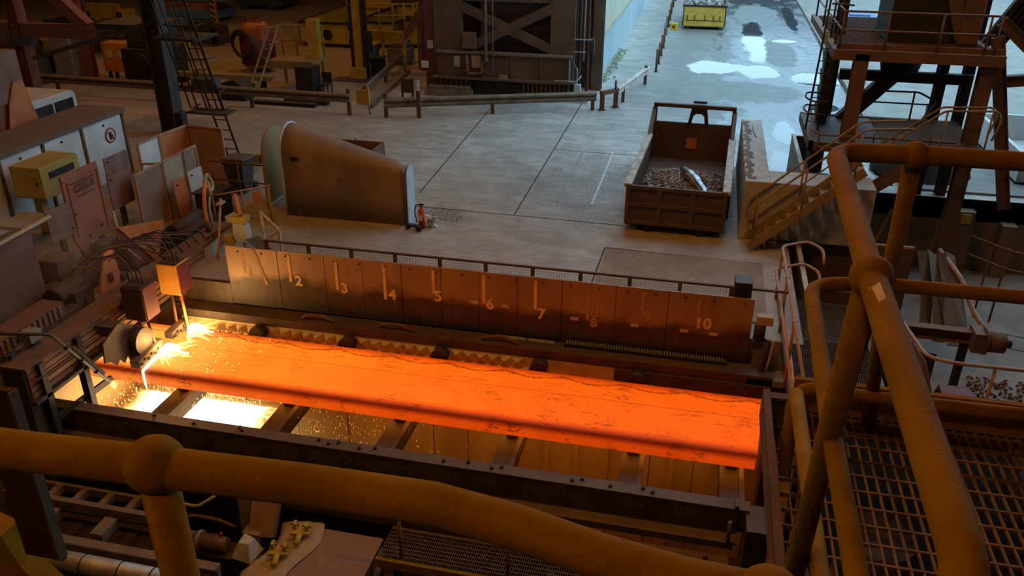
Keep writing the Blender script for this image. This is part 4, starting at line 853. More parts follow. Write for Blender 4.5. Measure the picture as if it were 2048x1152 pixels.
one('screen_top_bar', MB().bar((-1.96, -3.4, 1.76), (-1.96, -1.5, 1.82), .05, .05), CREAM, 'pale bar along the top of the brown screen plate', 'bar')
t_ = thing('wedge_hopper', 'orange wedge-shaped plate hopper between the panels', 'hopper', (-1.7, .5, 0))
mb = MB(); mb.plate([(-1.55, -.3, 1.15), (-1.55, .7, -.05), (-1.5, 1.1, .8)], .02); mb.build('wedge_plate', M('deep_orange_plate', (.5,.17,.04), (.38,.11,.03), .6, dust=.1), t_)
mb = MB(); mb.plate([(-1.58, -.3, 1.15), (-1.58, .0, .2), (-1.58, .7, -.05)], .02); mb.build('dark_wedge', DRED, t_); MB().box(-1.9, -1.62, .1, .6, 0, .5).build('stand', STEEL, t_)
t_ = thing('guide_bracket', 'orange upright guide bracket in front of the dark recess', 'bracket', (-1.2, -1.3, 0))
mb = MB(); mb.plate([(-1.18, -1.62, .1), (-1.18, -1.2, .02), (-1.18, -.95, .5), (-1.18, -1.05, 1.02), (-1.18, -1.25, 1.02), (-1.18, -1.5, .55)], .04); mb.build('bracket_plate', ORANGE, t_); MB().box(-1.3, -1.2, -1.1, -.95, 0, .98).build('upright', PINK, t_); MB().box(-1.17, -1.12, -1.3, -1.22, .45, .62).build('catch', DARK, t_)
one('recess_block', MB().box(-2.2, -1.4, -2.0, -1.5, 0, .5).box(-2.0, -1.3, -3.6, -2.0, 0, .3).cyl((-1.7, -2.2, .45), (-1.7, -1.5, .45), .2), M('oily_brown', (.06,.035,.024), (.035,.022,.017), .7, dust=.35), 'dark machine block low behind the torch girder', 'machine block', bevel=.02)
t_ = thing('flat_drive', 'long brown drive casing with ribs at the left of the girder', 'casing', (-1.6, -3.4, .3))
MB().box(-1.75, -1.3, -4.3, -2.4, .3, .55).build('casing_body', RUST, t_)
for i in range(14): MB().box(-1.3, -1.27, -4.2+i*.125, -4.14+i*.125, .32, .53).build('cooling_rib', PINK, t_)
t_ = thing('yellow_conduit', 'yellowish bent conduit hanging beside the lettered panel', 'conduit', (-2.2, .5, 0))
MB().tube([(-2.25, .5, 1.15), (-2.2, .47, .6), (-2.15, .5, .2), (-2.0, .55, -.0)], .03, 8, .15).build('conduit_tube', CREAM, t_); MB().cyl((-2.18, .48, .3), (-2.14, .5, .12), .045, n=10).build('coupling', LAG, t_)
for k in range(6):
    y = -1.0+.28*k
    one('torch_hose', MB().tube([(-2.0, y-.3, .55), (-1.5, y-.1, 1.0-.04*k), (-1.1, y+.5, .9-.06*k), (-.85, y+.9, .55), (-.75, y+.95, .35)], .017, 7, .3), (BLACK, RUST, DARK)[k % 3], 'looping torch supply hose, %s counted from the left edge' % ords[k], 'hose', 'torch supply hoses')

# white cabin with prohibition sign
wc = thing('white_cabin', 'white panelled cabin wall with dusty brown roof at the left', 'cabin', (-6.3, 2.5, 0))
CR = M('dusty_roof', (.16,.1,.07), (.11,.07,.05), .9, scale=2, dust=.4)
ys = [-1.2, .2, 1.55, 2.95, 4.35, 6.0]
for i in range(5): MB().box(-5.95, -5.9, ys[i]+.03, ys[i+1]-.03, 0, 1.66).build('wall_panel', WHITEP, wc)
for y in ys: MB().box(-5.97, -5.86, y-.04, y+.04, 0, 1.7).build('upright', RUST, wc)
MB().box(-7.2, -5.82, -1.3, 6.1, 1.68, 1.8).build('roof', CR, wc); MB().box(-7.2, -5.95, 5.95, 6.0, 0, 1.68).build('end_panel', RUST, wc)
for y in (.9, 2.2, 3.6, 5.2): MB().cyl((-5.9, y, 1.52), (-5.87, y, 1.52), .03, n=8).build('fixing', DARK, wc)
sg_ = thing('prohibition_sign', 'round red-ringed no-touching sign on the white cabin', 'sign', (-5.88, 5.4, 1.2))
SR = M('sign_red', (.4,.06,.05), None, .6, dust=.1); MB().cyl((-5.895, 5.4, 1.2), (-5.885, 5.4, 1.2), .2, n=24).build('sign_disc', WHITEP, sg_); MB().ring((-5.882, 5.4, 1.2), .185, .022, (1, 0, 0), 28, 6).build('ring', SR, sg_); MB().bar((-5.878, 5.28, 1.32), (-5.878, 5.52, 1.08), .008, .03, (1, 0, 0)).build('slash', SR, sg_)
hm = MB(); hm.box(-5.884, -5.879, 5.34, 5.46, 1.08, 1.2)
for k in range(4): hm.box(-5.884, -5.879, 5.342+k*.031, 5.364+k*.031, 1.2, 1.28+.02*(k in (1, 2)))
hm.obox((-5.882, 5.485, 1.17), (.005, .022, .1), (-.6, 0, 0)); hm.build('hand_symbol', BLACK, sg_)
yc = thing('yellow_cabinet', 'dusty yellow switch cabinet on a post before the white cabin', 'cabinet', (-4.8, 1.8, 0))
YC = M('ochre_cabinet', (.36,.27,.07), (.27,.2,.06), .65, scale=2, dust=.4)
MB().box(-5.35, -4.55, 1.25, 2.5, .92, 1.66).build('body', YC, yc, .015); MB().box(-5.3, -4.6, 1.23, 1.255, .97, 1.6).build('door', YC, yc); MB().box(-4.56, -4.53, 1.5, 2.3, 1.35, 1.5).build('vent_slot', BLACK, yc); MB().box(-5.05, -4.85, 1.4, 1.6, 0, .95).build('post', YC, yc); MB().box(-4.7, -4.66, 1.22, 1.25, 1.25, 1.35).build('handle', DARK, yc)
MB().box(-5.2, -4.4, .3, 1.2, .55, .62).build('shelf', CREAM, yc)

# framed enclosures and loose sheets
def frame_panel(parent, p, q, z0, z1, mat, fm):
    p = Vector((*p, 0)); q = Vector((*q, 0)); d = (q-p).normalized()
    a = Vector((p.x, p.y, z0)); b_ = Vector((q.x, q.y, z0)); c_ = Vector((q.x, q.y, z1)); e = Vector((p.x, p.y, z1))
    mb = MB(); mb.plate([a, b_, c_, e], .02); o = mb.build('infill_panel', mat, parent)
    for s_, t2 in ((a, e), (b_, c_), (e, c_), (a, b_)): MB().bar(s_, t2, .05, .05).build('frame_bar', fm, parent)
FRM = M('pale_angle_iron', (.4,.24,.14), (.28,.16,.1), .6, dust=.3); INF = M('dusty_pink_infill', (.26,.165,.12), (.2,.12,.09), .7, scale=1.5, dust=.2)
en = thing('framed_screen', 'row of framed dusty panels standing beside the lettered panel', 'screen', (-2.6, 3, 0))
for a, b_, m_ in ((1.83, 2.85, INF), (2.88, 3.7, CREAM), (3.72, 4.28, INF)): frame_panel(en, (-2.6, a), (-2.6, b_), .02, 1.47, m_, FRM)
en2 = thing('framed_enclosure', 'open framed board enclosure behind the screens, orange inside', 'enclosure', (-3.4, 5.3, 0))
frame_panel(en2, (-3.95, 3.9), (-3.95, 4.75), .02, 1.5, WHITEP, FRM); frame_panel(en2, (-3.95, 4.78), (-3.8, 5.8), .02, 1.5, ORANGE, FRM); frame_panel(en2, (-3.8, 5.82), (-2.7, 5.7), .02, 1.5, WOOD, FRM)
MB().bar((-3.95, 3.9, 1.0), (-2.7, 4.3, 1.0), .05, .05).build('cross_bar', FRM, en2)
sheet('leaning_sheet', 'leaning pale sheet with white face by the enclosure', -2.15, 3.25, 3.85, .03, 1.12, WHITEP, .08, leg=False)
sheet('leaning_sheet', 'leaning rust-orange sheet left of the pale sheet', -2.2, 2.7, 3.2, .03, 1.05, ORANGE, .08, leg=False)
one('tool_locker', MB().box(-1.9, -1.35, 2.9, 3.6, 0, .72).box(-1.95, -1.3, 2.85, 3.65, .72, .76), DARK, 'low black steel locker before the leaning sheets', 'locker', bevel=.01)
one('lower_machine', MB().box(-1.8, -1.1, 1.2, 2.6, 0, .42).cyl((-1.5, 1.3, .42), (-1.5, 2.4, .42), .16), M('brown_black', (.05,.035,.03), None, .7, dust=.4), 'low dark hydraulic unit between hopper and girder end', 'hydraulic unit')
one('grey_box_stand', MB().box(-5.0, -4.4, 6.0, 6.6, 0, .95), DARK, 'dark box standing between white cabin and board enclosure', 'box', bevel=.02)

# things on the far end of the girder: hydraulic pipes, pilot torch, lantern
hp = thing('hydraulic_pipe', 'orange curved hydraulic pipe rising from the girder end', 'pipe', (-.85, 1.7, .3))
MB().tube([(-.85, 1.7, .3), (-.88, 1.72, .9), (-.9, 1.85, 1.3), (-1.0, 2.1, 1.42), (-1.1, 2.3, 1.25)], .045, 10, .2).build('pipe_run', ORANGE, hp); MB().cyl((-.85, 1.7, .34), (-.85, 1.71, .55), .065, n=12).build('gland', RUST, hp)
one('hose_coil', MB().ring((-1.0, 2.2, 1.3), .2, .03, (1, .3, .1)).ring((-1.02, 2.24, 1.28), .16, .03, (1, .1, .3)).ring((-.96, 2.15, 1.2), .14, .025, (.8, .5, .1)).tube([(-1, 2.2, 1.1), (-.95, 2.0, .8), (-.9, 1.95, .34)], .03, 8, .1), CREAM, 'tangled pale hose coil on the girder end', 'hose')
pt = thing('pilot_torch', 'thin upright pilot torch with a small blue-yellow flame', 'torch', (-.3, 1.2, 0))
MB().tube([(-.3, 1.5, 1.25), (-.3, 1.22, .45), (-.3, .98, -.16)], .025, 10).build('torch_tube', FRM, pt); MB().obox((-.3, 1.48, 1.15), (.1, .22, .05)).build('cross_head', FRM, pt); MB().bar((-.3, 1.3, .6), (-.7, 1.3, .32), .03, .05).build('bracket', RUST, pt)
MB().tube([(-.3, .98, -.16), (-.29, .97, -.22), (-.28, .95, -.32)], [.03, .045, .008], 8).build('flame', emis('pilot_flame', (1, .6, .3), 2.5), pt); MB().sphere((-.3, .97, -.19), .035, 8, 6).build('flame_root', emis('pilot_blue', (.5, .4, 1), 1.2), pt)
lt = thing('signal_lantern', 'grey six-sided lantern with orange strap beside the mesh fence', 'lantern', (.15, 1.4, .3))
LAN = M('lantern_grey', (.4,.42,.4), (.32,.33,.31), .6, dust=.15)
mb = MB(); mb.prism([(.0, .45), (.05, .36), (.25, .33), (.34, .42), (.32, .72), (.24, .8), (.02, .78)], 'y', 1.3, 1.5); mb.build('lantern_body', LAN, lt, .01)
MB().box(-.04, .34, 1.28, 1.52, .8, .92).build('strap', YELM, lt); MB().tube([(.2, 1.4, .9), (.16, 1.4, 1.15), (.12, 1.4, 1.42)], .04, 10).build('handle', ORANGE, lt); MB().box(-.25, -.02, 1.3, 1.5, .25, .45).build('clamp', YELM, lt); MB().cyl((.2, 1.4, .0), (.18, 1.4, .35), .03, n=8).build('stem', GREY, lt)
MB().bar((-.6, 1.45, .32), (.0, 1.42, .75), .04, .06).build('arm', RUST, lt)

# wheelie bin, handrail and ladder near the column
wb = thing('wheelie_bin', 'dark brown wheelie bin behind the thin handrail', 'bin', (-2.0, 5.2, 0))
mb = MB(); mb.add([(-2.2,4.95,.05),(-1.8,4.95,.05),(-1.8,5.4,.05),(-2.2,5.4,.05),(-2.28,4.85,.88),(-1.72,4.85,.88),(-1.72,5.48,.88),(-2.28,5.48,.88)], [(0,3,2,1),(4,5,6,7),(0,1,5,4),(1,2,6,5),(2,3,7,6),(3,0,4,7)]); mb.build('body', M('bin_brown', (.05,.03,.026), None, .6, dust=.3), wb)
MB().obox((-2.0, 5.17, .93), (.64, .7, .07), (-.06, 0, 0)).build('lid', M('bin_lid', (.12,.06,.045), None, .6, dust=.4), wb, .02); MB().cyl((-2.25, 5.5, .1), (-1.75, 5.5, .1), .1, n=12).build('wheel_axle', BLACK, wb)
hr = thing('thin_handrail', 'thin rusty handrail in front of the wheelie bin', 'handrail', (-1.5, 4.6, 0))
for z in (.5, .98): MB().tube([(-2.5, 4.6, z), (-.85, 4.55, z)], .02, 8).build('rail', RUST, hr)
for x in (-2.45, -1.7, -.9): MB().cyl((x, 4.6, 0), (x, 4.6, 1.0), .022, n=8).build('post', RUST, hr)
hr = thing('short_handrail', 'short rusty handrail with a paper notice near the lantern', 'handrail', (-.6, 2.9, 0))
MB().tube([(-1.3, 2.5, .85), (-.1, 3.3, .95)], .022, 8).build('rail', FRM, hr)
for x, y in ((-1.2, 2.57), (-.65, 2.93), (-.15, 3.27)): MB().cyl((x, y, 0), (x, y, .9), .022, n=8).build('post', FRM, hr)
MB().obox((-.35, 3.08, .7), (.03, .2, .32), (0, 0, R(-55))).build('orange_plate', ORANGE, hr); MB().obox((-.85, 2.7, .2), (.02, .25, .4), (.3, 0, R(-40))).build('paper_notice', WHITEP, hr)
lc = thing('caged_ladder', 'tall caged steel ladder leaning up beside the big column', 'ladder', (-4.0, 8, 0))
def lx(z): return -3.95-.235*z
for dx in (-.12, .28): MB().tube([(lx(0)+dx, 8.0, 0), (lx(6)+dx, 8.0, 6)], .03, 8).build('stile', DARK, lc)
for k in range(20): z = .2+k*.29; MB().bar((lx(z)-.12, 8.0, z), (lx(z)+.28, 8.0, z), .025, .025).build('rung', DARK, lc)
for a in (-.4, -.15, .15, .45, .62): MB().tube([(lx(1.5)+a, 7.6-.15*math.cos(a*2), 1.5), (lx(6)+a, 7.6-.15*math.cos(a*2), 6)], .022, 8).build('cage_bar', DARK, lc)
for z in (1.5, 2.0, 2.9, 3.8): MB().tube([(lx(z)-.4, 8.0, z), (lx(z)-.45, 7.6, z), (lx(z)+.1, 7.4, z), (lx(z)+.62, 7.55, z), (lx(z)+.62, 8.0, z)], .022, 8, .15).build('cage_hoop', DARK, lc)
MB().box(lx(1.4)-.55, lx(1.4)+.75, 7.4, 8.0, 1.36, 1.41).build('landing', STEEL, lc); MB().box(lx(2.2)-.1, lx(2.2)+.6, 7.5, 7.9, 2.1, 2.35).build('mid_plate', STEEL, lc)
MB().box(-5.7, -4.3, 7.6, 8.8, 3.35, 3.42).build('upper_landing', DARK, lc)
# ------------------------------------------------------------------ right side: concrete wall, stairs, steel tower, trough
cwall = thing('concrete_barrier', 'low L-shaped concrete wall with chipped edge right of the scrap container', 'wall', (11, 6, 0))
CTOP = M('pale_worn_concrete', (.4,.38,.34), (.3,.26,.22), .85, scale=3, dust=0)
MB().box(10.8, 11.35, 4.95, 10.5, 0, 1.4).build('long_arm', CTOP, cwall, .02); MB().box(11.35, 13.6, 4.95, 5.85, .03, 1.4).box(13.02, 13.6, 5.37, 5.85, -2, .03).build('short_arm', CTOP, cwall, .02)
mb = MB(); rnd = random.Random(6)
for i in range(26): mb.obox((10.87+rnd.uniform(0, .1), 5.2+i*.2, 1.4), (rnd.uniform(.05, .22), rnd.uniform(.1, .25), .012), (0, 0, rnd.uniform(-.4, .4)))
mb.build('chipped_edge', RUST, cwall)
MB().tube([(11.1, 9.9, 1.41), (11.08, 9.2, 1.41), (11.15, 8.6, 1.41)], .01, 5).build('crack_line', DARK, cwall)
st = thing('steel_stair', 'rusty yellow steel stair climbing past the concrete wall', 'stair', (12, 4.6, 0))
STM = M('stair_ochre', (.3,.19,.08), (.2,.12,.06), .6, scale=5, dust=.4)
for y in (4.25, 4.9): MB().bar((11.0, y, .08), (13.15, y, 2.02), .03, .2).build('stringer', STM, st)
for k in range(10): x = 11.12+k*.21; MB().box(x, x+.2, 4.26, 4.89, .2+k*.19, .23+k*.19).build('tread', STM, st)
for y in (4.25, 4.9):
    MB().tube([(11.0, y, .45), (10.9, y, .62), (10.95, y, .98), (13.0, y, 2.9), (13.9, y, 2.98)], .024, 8, .12).build('handrail', STM, st)
    MB().tube([(11.0, y, .45), (13.0, y, 2.35), (13.6, y, 2.45)], .02, 8).build('middle_rail', STM, st)
    for x in (11.1, 12.0, 12.95): MB().cyl((x, y, .15+(x-11)*.9), (x, y, 1.05+(x-11)*.9), .022, n=8).build('baluster', STM, st)
tw = thing('steel_tower', 'dark steel tower with two grating decks and columns at upper right', 'tower', (14.4, 8, 0))
TWM = M('tower_rust_brown', (.17,.085,.045), (.1,.055,.035), .7, .1, scale=2, dust=.35)
for x, y in ((13.07, 6.75), (15.8, 7.05)): MB().ibeam((x, y, -2), (x, y, 4.0), .3, .3, .03).build('front_column', TWM, tw)
for x, y in ((12.85, 9.3), (15.45, 9.3), (16.05, 9.3)): MB().ibeam((x, y, -2 if x > 13 else 0), (x, y, 9), .24, .24, .03).build('rear_column', DARK, tw)
MB().box(12.5, 12.75, 8.2, 8.7, 0, 4).build('lattice_core', DARK, tw)
for k in range(9): MB().bar((12.48, 8.2, .3+k*.42), (12.48, 8.7, .72+k*.42), .03, .03).build('lattice_bar', GREY, tw)
MB().box(12.45, 16.0, 6.6, 6.75, 3.85, 4.08).build('deck_beam', TWM, tw); MB().box(12.45, 12.6, 6.7, 12.4, 3.85, 4.05).build('deck_beam', TWM, tw); MB().box(15.85, 16.0, 6.7, 12.4, 3.85, 4.05).build('deck_beam', TWM, tw)
mb = MB()
for i in range(60): mb.box(12.6+i*.055, 12.604+i*.055, 6.75, 12.4, 4.0, 4.04)
for i in range(48): mb.box(12.6, 15.85, 6.8+i*.115, 6.806+i*.115, 4.02, 4.04)
mb.build('upper_grating', TWM, tw, kind='stuff'); MB().box(12.5, 16.0, 6.75, 6.78, 4.05, 4.2).build('toe_plate', TWM, tw)
MB().box(13.4, 16, 7.9, 12.4, 3.9, 3.99).build('deck_sheet', TWM, tw)
for z in (4.5, 4.9): MB().tube([(12.55, 12.2, z), (12.55, 6.68, z), (15.7, 6.68, z)], .024, 8, .06).build('upper_rail', TWM, tw)
for x in (12.55, 13.5, 14.6, 15.55, 15.75): MB().cyl((x, 6.68, 4.05), (x, 6.68, 4.9), .024, n=8).build('rail_post', TWM, tw)
for y in (8.4, 10.2, 12.1): MB().cyl((12.55, y, 4.05), (12.55, y, 4.9), .024, n=8).build('rail_post', DARK, tw)
MB().box(12.2, 15.95, 6.4, 6.5, 1.78, 2.0).build('lower_beam', TWM, tw); MB().box(12.2, 12.3, 6.4, 9.2, 1.78, 2.0).build('lower_beam', TWM, tw); MB().box(12.2, 16.0, 9.1, 9.2, 1.8, 2.0).build('lower_beam', TWM, tw)
MB().box(12.3, 13.9, 6.5, 9.1, 1.93, 1.98).build('lower_sheet', DARK, tw)
mb = MB()
for i in range(40): mb.box(13.9+i*.053, 13.904+i*.053, 6.5, 9.1, 1.95, 2.0)
for i in range(24): mb.box(13.9, 16.0, 6.55+i*.11, 6.556+i*.11, 1.98, 2.0)
mb.build('lower_grating', GREY, tw, kind='stuff')
MB().box(13.0, 16.1, 8.95, 9.15, 2.95, 3.2).build('cross_beam', DARK, tw)
MB().bar((13.2, 9.0, 1.9), (14.5, 9.0, 3.4), .3, .35).build('chute_leg', DARK, tw)
mb = MB(); mb.cyl((14.35, 8.9, 3.2), (14.35, 8.9, 4.0), .42, .62, 18); mb.build('hopper_cone', DARK, tw)
MB().box(13.8, 15.2, 8.2, 10, 4.05, 7).build('machine_block', BLACK, tw); MB().box(15.3, 15.75, 8.0, 9.0, 4.05, 5.6).build('gear_cover', TWM, tw, .05)
MB().bar((14.9, 8.2, 5.6), (15.4, 8.2, 4.2), .25, .3).build('machine_arm', TWM, tw)
for p, q in (((16.1, 7.9, 4.3), (17.2, 7.9, .2)), ((16.2, 8.2, 4.6), (17.9, 8.2, 3.2)), ((16.0, 8.1, 3.2), (17.6, 8.1, 3.4)), ((16.6, 7.6, 5.5), (17.6, 7.6, 3.6))): MB().ibeam(p, q, .2, .26, .03).build('side_brace', TWM, tw)
for k in range(6): MB().bar((16.0+.2*k, 8.6, 3.9+.1*k), (16.9+.1*k, 8.6, 5.6-.1*k), .18, .2).build('side_frame', DARK, tw)
MB().tube([(13.5, 9.0, 2.7), (14.95, 9.0, 2.72), (15.4, 9.0, 2.5), (14.9, 8.4, 2.0)], .024, 8, .1).build('lower_rail', TWM, tw); MB().tube([(13.5, 9.0, 2.42), (15.3, 9.0, 2.42)], .02, 8).build('lower_rail', DARK, tw)
for x in (13.6, 14.85): MB().cyl((x, 9.0, 2), (x, 9.0, 2.72), .024, n=8).build('rail_post', TWM, tw)
for z, a in ((2.45, 12.3), (2.15, 12.35)): MB().tube([(a, 8.0, z), (a-.05, 6.4, z-.2), (a+.1, 6.3, z-.25), (15.3, 6.3, z-.25)], .024, 8, .12).build('lower_front_rail', TWM, tw)
for x in (12.4, 13.6, 14.8): MB().cyl((x, 6.35, 1.8), (x, 6.35, 2.3), .022, n=8).build('rail_post', TWM, tw)
tl = thing('tower_ladder', 'dark caged ladder on the left side of the steel tower', 'ladder', (12.3, 7.5, 2))
for x, dx in ((12.22, .1), (12.5, .1)): MB().tube([(x-.02, 7.5, 2.0), (x+dx, 7.5, 5.3)], .024, 8).build('stile', DARK, tl)
for k in range(11): z = 2.2+k*.29; MB().bar((12.22+.03*(z-2), 7.5, z), (12.5+.03*(z-2), 7.5, z), .02, .02).build('rung', DARK, tl)
for z in (2.6, 2.9): MB().tube([(12.5, 7.5, z), (12.1, 7.5, z), (12.05, 7.2, z-.05), (12.2, 7.0, z-.1), (12.55, 7.0, z-.1)], .02, 8, .08).build('cage_hoop', DARK, tl)
MB().tube([(12.35, 7.4, 4.95), (12.32, 7.1, 5.0), (12.75, 6.9, 5.0)], .02, 8).build('top_hoop', DARK, tl)
MB().box(12.3, 12.36, 7.3, 7.36, 4.05, 4.35).build('green_tag', M('green_tag', (.35,.5,.05), None, .6, dust=0), tl)
ts = thing('tower_stair', 'rusty stair rails rising to the right of the steel tower', 'stair', (14.5, 6, 1))
for y in (5.9, 6.25): MB().tube([(13.0, y, 1.45), (14.85, y, 3.0), (15.9, y, 3.05), (16.0, y, 2.85), (15.9, y, 2.4)], .024, 8, .1).build('handrail', STM, ts)
for y in (5.9, 6.25): MB().bar((13.0, y, .5), (14.9, y, 2.05), .03, .18).build('stringer', TWM, ts)
for k in range(7): MB().box(13.15+k*.25, 13.36+k*.25, 5.9, 6.25, .62+k*.2, .64+k*.2).build('tread', TWM, ts)
for x in (14.9, 15.8): MB().cyl((x, 5.9, 2.0), (x, 5.9, 3.0), .022, n=8).build('post', STM, ts)
MB().box(14.85, 16.1, 5.8, 6.5, 1.95, 2.0).build('landing', STEEL, ts)
ps = thing('pale_skip', 'dark open skip with pale edge under the tower', 'skip', (12.9, 9, 0))
MB().box(12.25, 12.33, 7.3, 10.8, 0, .95).build('side_wall', CONC, ps); MB().bar((12.29, 7.3, .97), (12.29, 10.8, .97), .1, .06).build('pale_rim', RIM, ps); MB().box(12.33, 12.9, 7.3, 7.38, 0, .95).build('front_wall', DARK, ps); MB().box(12.33, 12.9, 10.72, 10.8, 0, .95).build('rear_wall', DARK, ps)
one('white_box_bin', MB().box(18.2, 20.5, 10.5, 10.6, .06, .9).box(18.2, 18.3, 10.6, 15, .06, .9).box(20.4, 20.5, 10.6, 15, .06, .9).box(18.2, 20.5, 15, 15.1, .06, .9).box(18.2, 20.5, 10.5, 15.1, .06, .12), WHITEP, 'pale open bin standing in daylight right of the tower', 'bin')
one('blue_cabin_roof', MB().box(16.8, 18.6, 37, 40, .06, .7).box(17.1, 18.2, 37.5, 39.4, .7, .8), BLUEP, 'small blue box far up the road behind the tower ladder', 'box', bevel=.05)
fu = thing('sand_funnel', 'brown conical pile with a post beyond the low pit', 'pile', (15.9, 11.2, 0))
mb = MB(); mb.cyl((15.9, 11.2, .06), (15.9, 11.2, 1.2), 1.35, .2, 16); mb.build('cone', M('brown_sand', (.15,.09,.06), None, .95, dust=.4), fu); MB().box(15.75, 16.05, 11.05, 11.35, 1.0, 1.9).build('stem', RUST, fu)

# trough, chute and conveyor in the low pit
tr = thing('scrap_trough', 'large open brown steel trough with a pale left rim in the low pit', 'trough', (13.6, 3.6, -1.5))
TRM = M('trough_brown', (.12,.065,.045), (.085,.05,.036), .75, scale=1.3, dust=.25)
MB().box(12.1, 12.16, 2.0, 5.25, -1.8, 0).build('side_wall', TRM, tr); MB().box(12.1, 14.7, 5.2, 5.26, -1.8, 0).build('back_wall', TRM, tr); MB().box(12.1, 14.7, 2.0, 2.06, -1.8, -.9).build('front_wall', TRM, tr); MB().box(12.1, 14.7, 2.0, 5.26, -2.0, -1.8).build('floor_plate', TRM, tr)
MB().bar((12.13, 2.0, .02), (12.13, 5.25, .02), .1, .05).build('left_rim', RIM, tr); MB().bar((12.1, 5.23, .02), (14.7, 5.23, .02), .07, .05).build('back_rim', FRM, tr)
ch = thing('bent_chute', 'dark bent chute plate hanging over the trough end', 'chute', (15.0, 3.6, -1))
CHM = M('chute_black_green', (.045,.045,.04), (.09,.055,.04), .6, .2, scale=3, dust=.3)
for k in range(4):
    x = 14.74+.19*k; dz = (.0, .07, -.03, .05)[k]; yb = (3.4, 3.0, 2.7, 2.9)[k]
    mb = MB(); mb.plate([(x, 5.1, dz), (x+.19, 5.0, (.07, -.03, .05, -.02)[k]), (x+.2, 4.0, -.45+dz*.5), (x+.19, yb, -1.25+.1*k), (x-.02, yb+.1, -1.3+.1*k), (x, 4.1, -.5+dz)], .03); mb.build('chute_plate', CHM if k != 2 else STEEL, ch)
MB().tube([(15.2, 5.2, .05), (15.5, 4.3, -.2), (15.75, 3.7, -.75), (15.95, 3.3, -.95)], .05, 8, .2).build('edge_pipe', FRM, ch)
cb = thing('winch_beam', 'horizontal brown beam with a winch drum at its right end', 'winch', (14.5, 1.7, -1))
MB().ibeam((13.7, 1.78, -.3), (15.1, 1.75, -.3), .2, .24, .025).build('beam', RUST, cb); MB().box(15.1, 15.3, 1.45, 1.85, -.5, -.1).build('drum_bracket', TWM, cb)
MB().cyl((15.34, 1.6, -.3), (15.66, 1.6, -.3), .2, n=20).build('drum', RUST, cb); MB().cyl((15.66, 1.6, -.3), (15.78, 1.6, -.3), .09, n=12).build('drum_cap', DARK, cb); MB().cyl((15.3, 1.6, -.3), (15.34, 1.6, -.3), .26, n=20).build('drum_flange', RUST, cb)
MB().tube([(15.55, 1.6, -.1), (18.0, 1.3, -.25)], .008, 5).build('wire_rope', DARK, cb); MB().tube([(15.75, 1.5, -.35), (18.0, 1.2, -.45)], .008, 5).build('wire_rope', DARK, cb)
for x in (13.8, 15.05): MB().box(x-.06, x+.06, 1.68, 1.84, -2, -.4).build('leg', DARK, cb)
tt = thing('trestle', 'black steel trestle with sloping legs below the winch beam', 'trestle', (14.7, .1, -2))
MB().prism([(14.35, -.65), (14.85, -.65), (15.0, -.8), (15.0, -1.1), (14.25, -1.1)], 'y', -.2, .4).build('head_block', DRED, tt)
for p, q in (((14.4, -.1, -.7), (13.6, -.4, -2.0)), ((14.95, -.1, -.9), (15.5, -.4, -2.0)), ((14.4, .3, -.7), (13.9, .5, -2.0)), ((15.4, -.3, -1.99), (15.8, 0, -.9))): MB().bar(p, q, .12, .14).build('leg', BLACK, tt)
for z in (-1.3, -1.5): MB().box(14.2, 15.1, -.22, -.17, z-.03, z+.03).build('slat', DARK, tt)
mp = thing('middle_handrail', 'long brown handrail bending right across the low pit', 'handrail', (14.2, 1, -1))
MB().tube([(13.85, 1.9, -.15), (13.98, 1.2, -.18), (14.08, .55, -.2), (14.5, .42, -.2), (17.0, .45, -.2)], .035, 10, .25).build('rail', FRM, mp)
for x, y in ((13.98, 1.2), (15.2, .43), (16.5, .45)): MB().cyl((x, y, -2), (x, y, -.18), .03, n=8).build('post', FRM, mp)
mb = MB(); mb.plate([(13.98, 1.2, -.25), (14.1, .5, -.3), (14.3, .1, -1.0), (14.05, .7, -1.0)], .02); mb.build('kick_plate', PINK, mp)
fr2 = thing('far_handrail', 'thin rusty handrail along the far right of the low pit', 'handrail', (16.9, 6.2, -1))
for z in (-.15, -.6): MB().tube([(16.2, 6.5, z+.1), (16.9, 6.0, z), (18.6, 5.2, z)], .03, 8, .1).build('rail', RUST, fr2)
for x, y in ((16.9, 6.0), (16.6, 6.2), (17.9, 5.55)): MB().cyl((x, y, -2), (x, y, -.1), .025, n=8).build('post', RUST, fr2)
pr_ = thing('pit_prop', 'small yellow prop frame leaning against the low pit wall', 'prop', (15.0, 8.6, -1.5))
for p, q in (((14.9, 8.8, -2), (15.0, 9.0, -.5)), ((15.5, 8.6, -2), (15.0, 9.0, -.5)), ((14.4, 8.7, -2), (14.9, 9.0, -.4)), ((15.15, 8.7, -2), (15.25, 8.95, -1.1))): MB().bar(p, q, .06, .06).build('strut', STM, pr_)
for i, (x, w_) in enumerate(((16.4, .5), (17.6, .35))): one('wall_buttress', MB().box(x, x+w_, 8.75, 9.08, -2, -.25-.3*i), BWALL, 'stained concrete buttress on the low pit wall, %s one' % ('left', 'right')[i], 'buttress', 'buttresses of the low pit')
MB().box(16.55, 16.8, 8.7, 8.75, -.55, -.3).build('lamp_plate', YELM, bpy.data.objects['wall_buttress'])
one('low_machine', MB().box(13.3, 14.2, 6.0, 7.4, -2, -.75).box(13.45, 14.0, 6.1, 7.0, -.75, -.55), TRM, 'brown boxy machine base below the stair in the low pit', 'machine base', bevel=.03)
mb = MB(); rnd = random.Random(9)
for i in range(350): mb.obox((rnd.uniform(15.6, 18), rnd.uniform(1.9, 3.2), -1.99+rnd.uniform(0, .03)), (rnd.uniform(.03, .09), rnd.uniform(.02, .06), .03), (rnd.random(), rnd.random(), rnd.random()*3))
o = tag(mb.build('rubble', RUST), 'brown rubble strewn on the low pit floor behind the trestle', 'rubble'); o['kind'] = 'stuff'

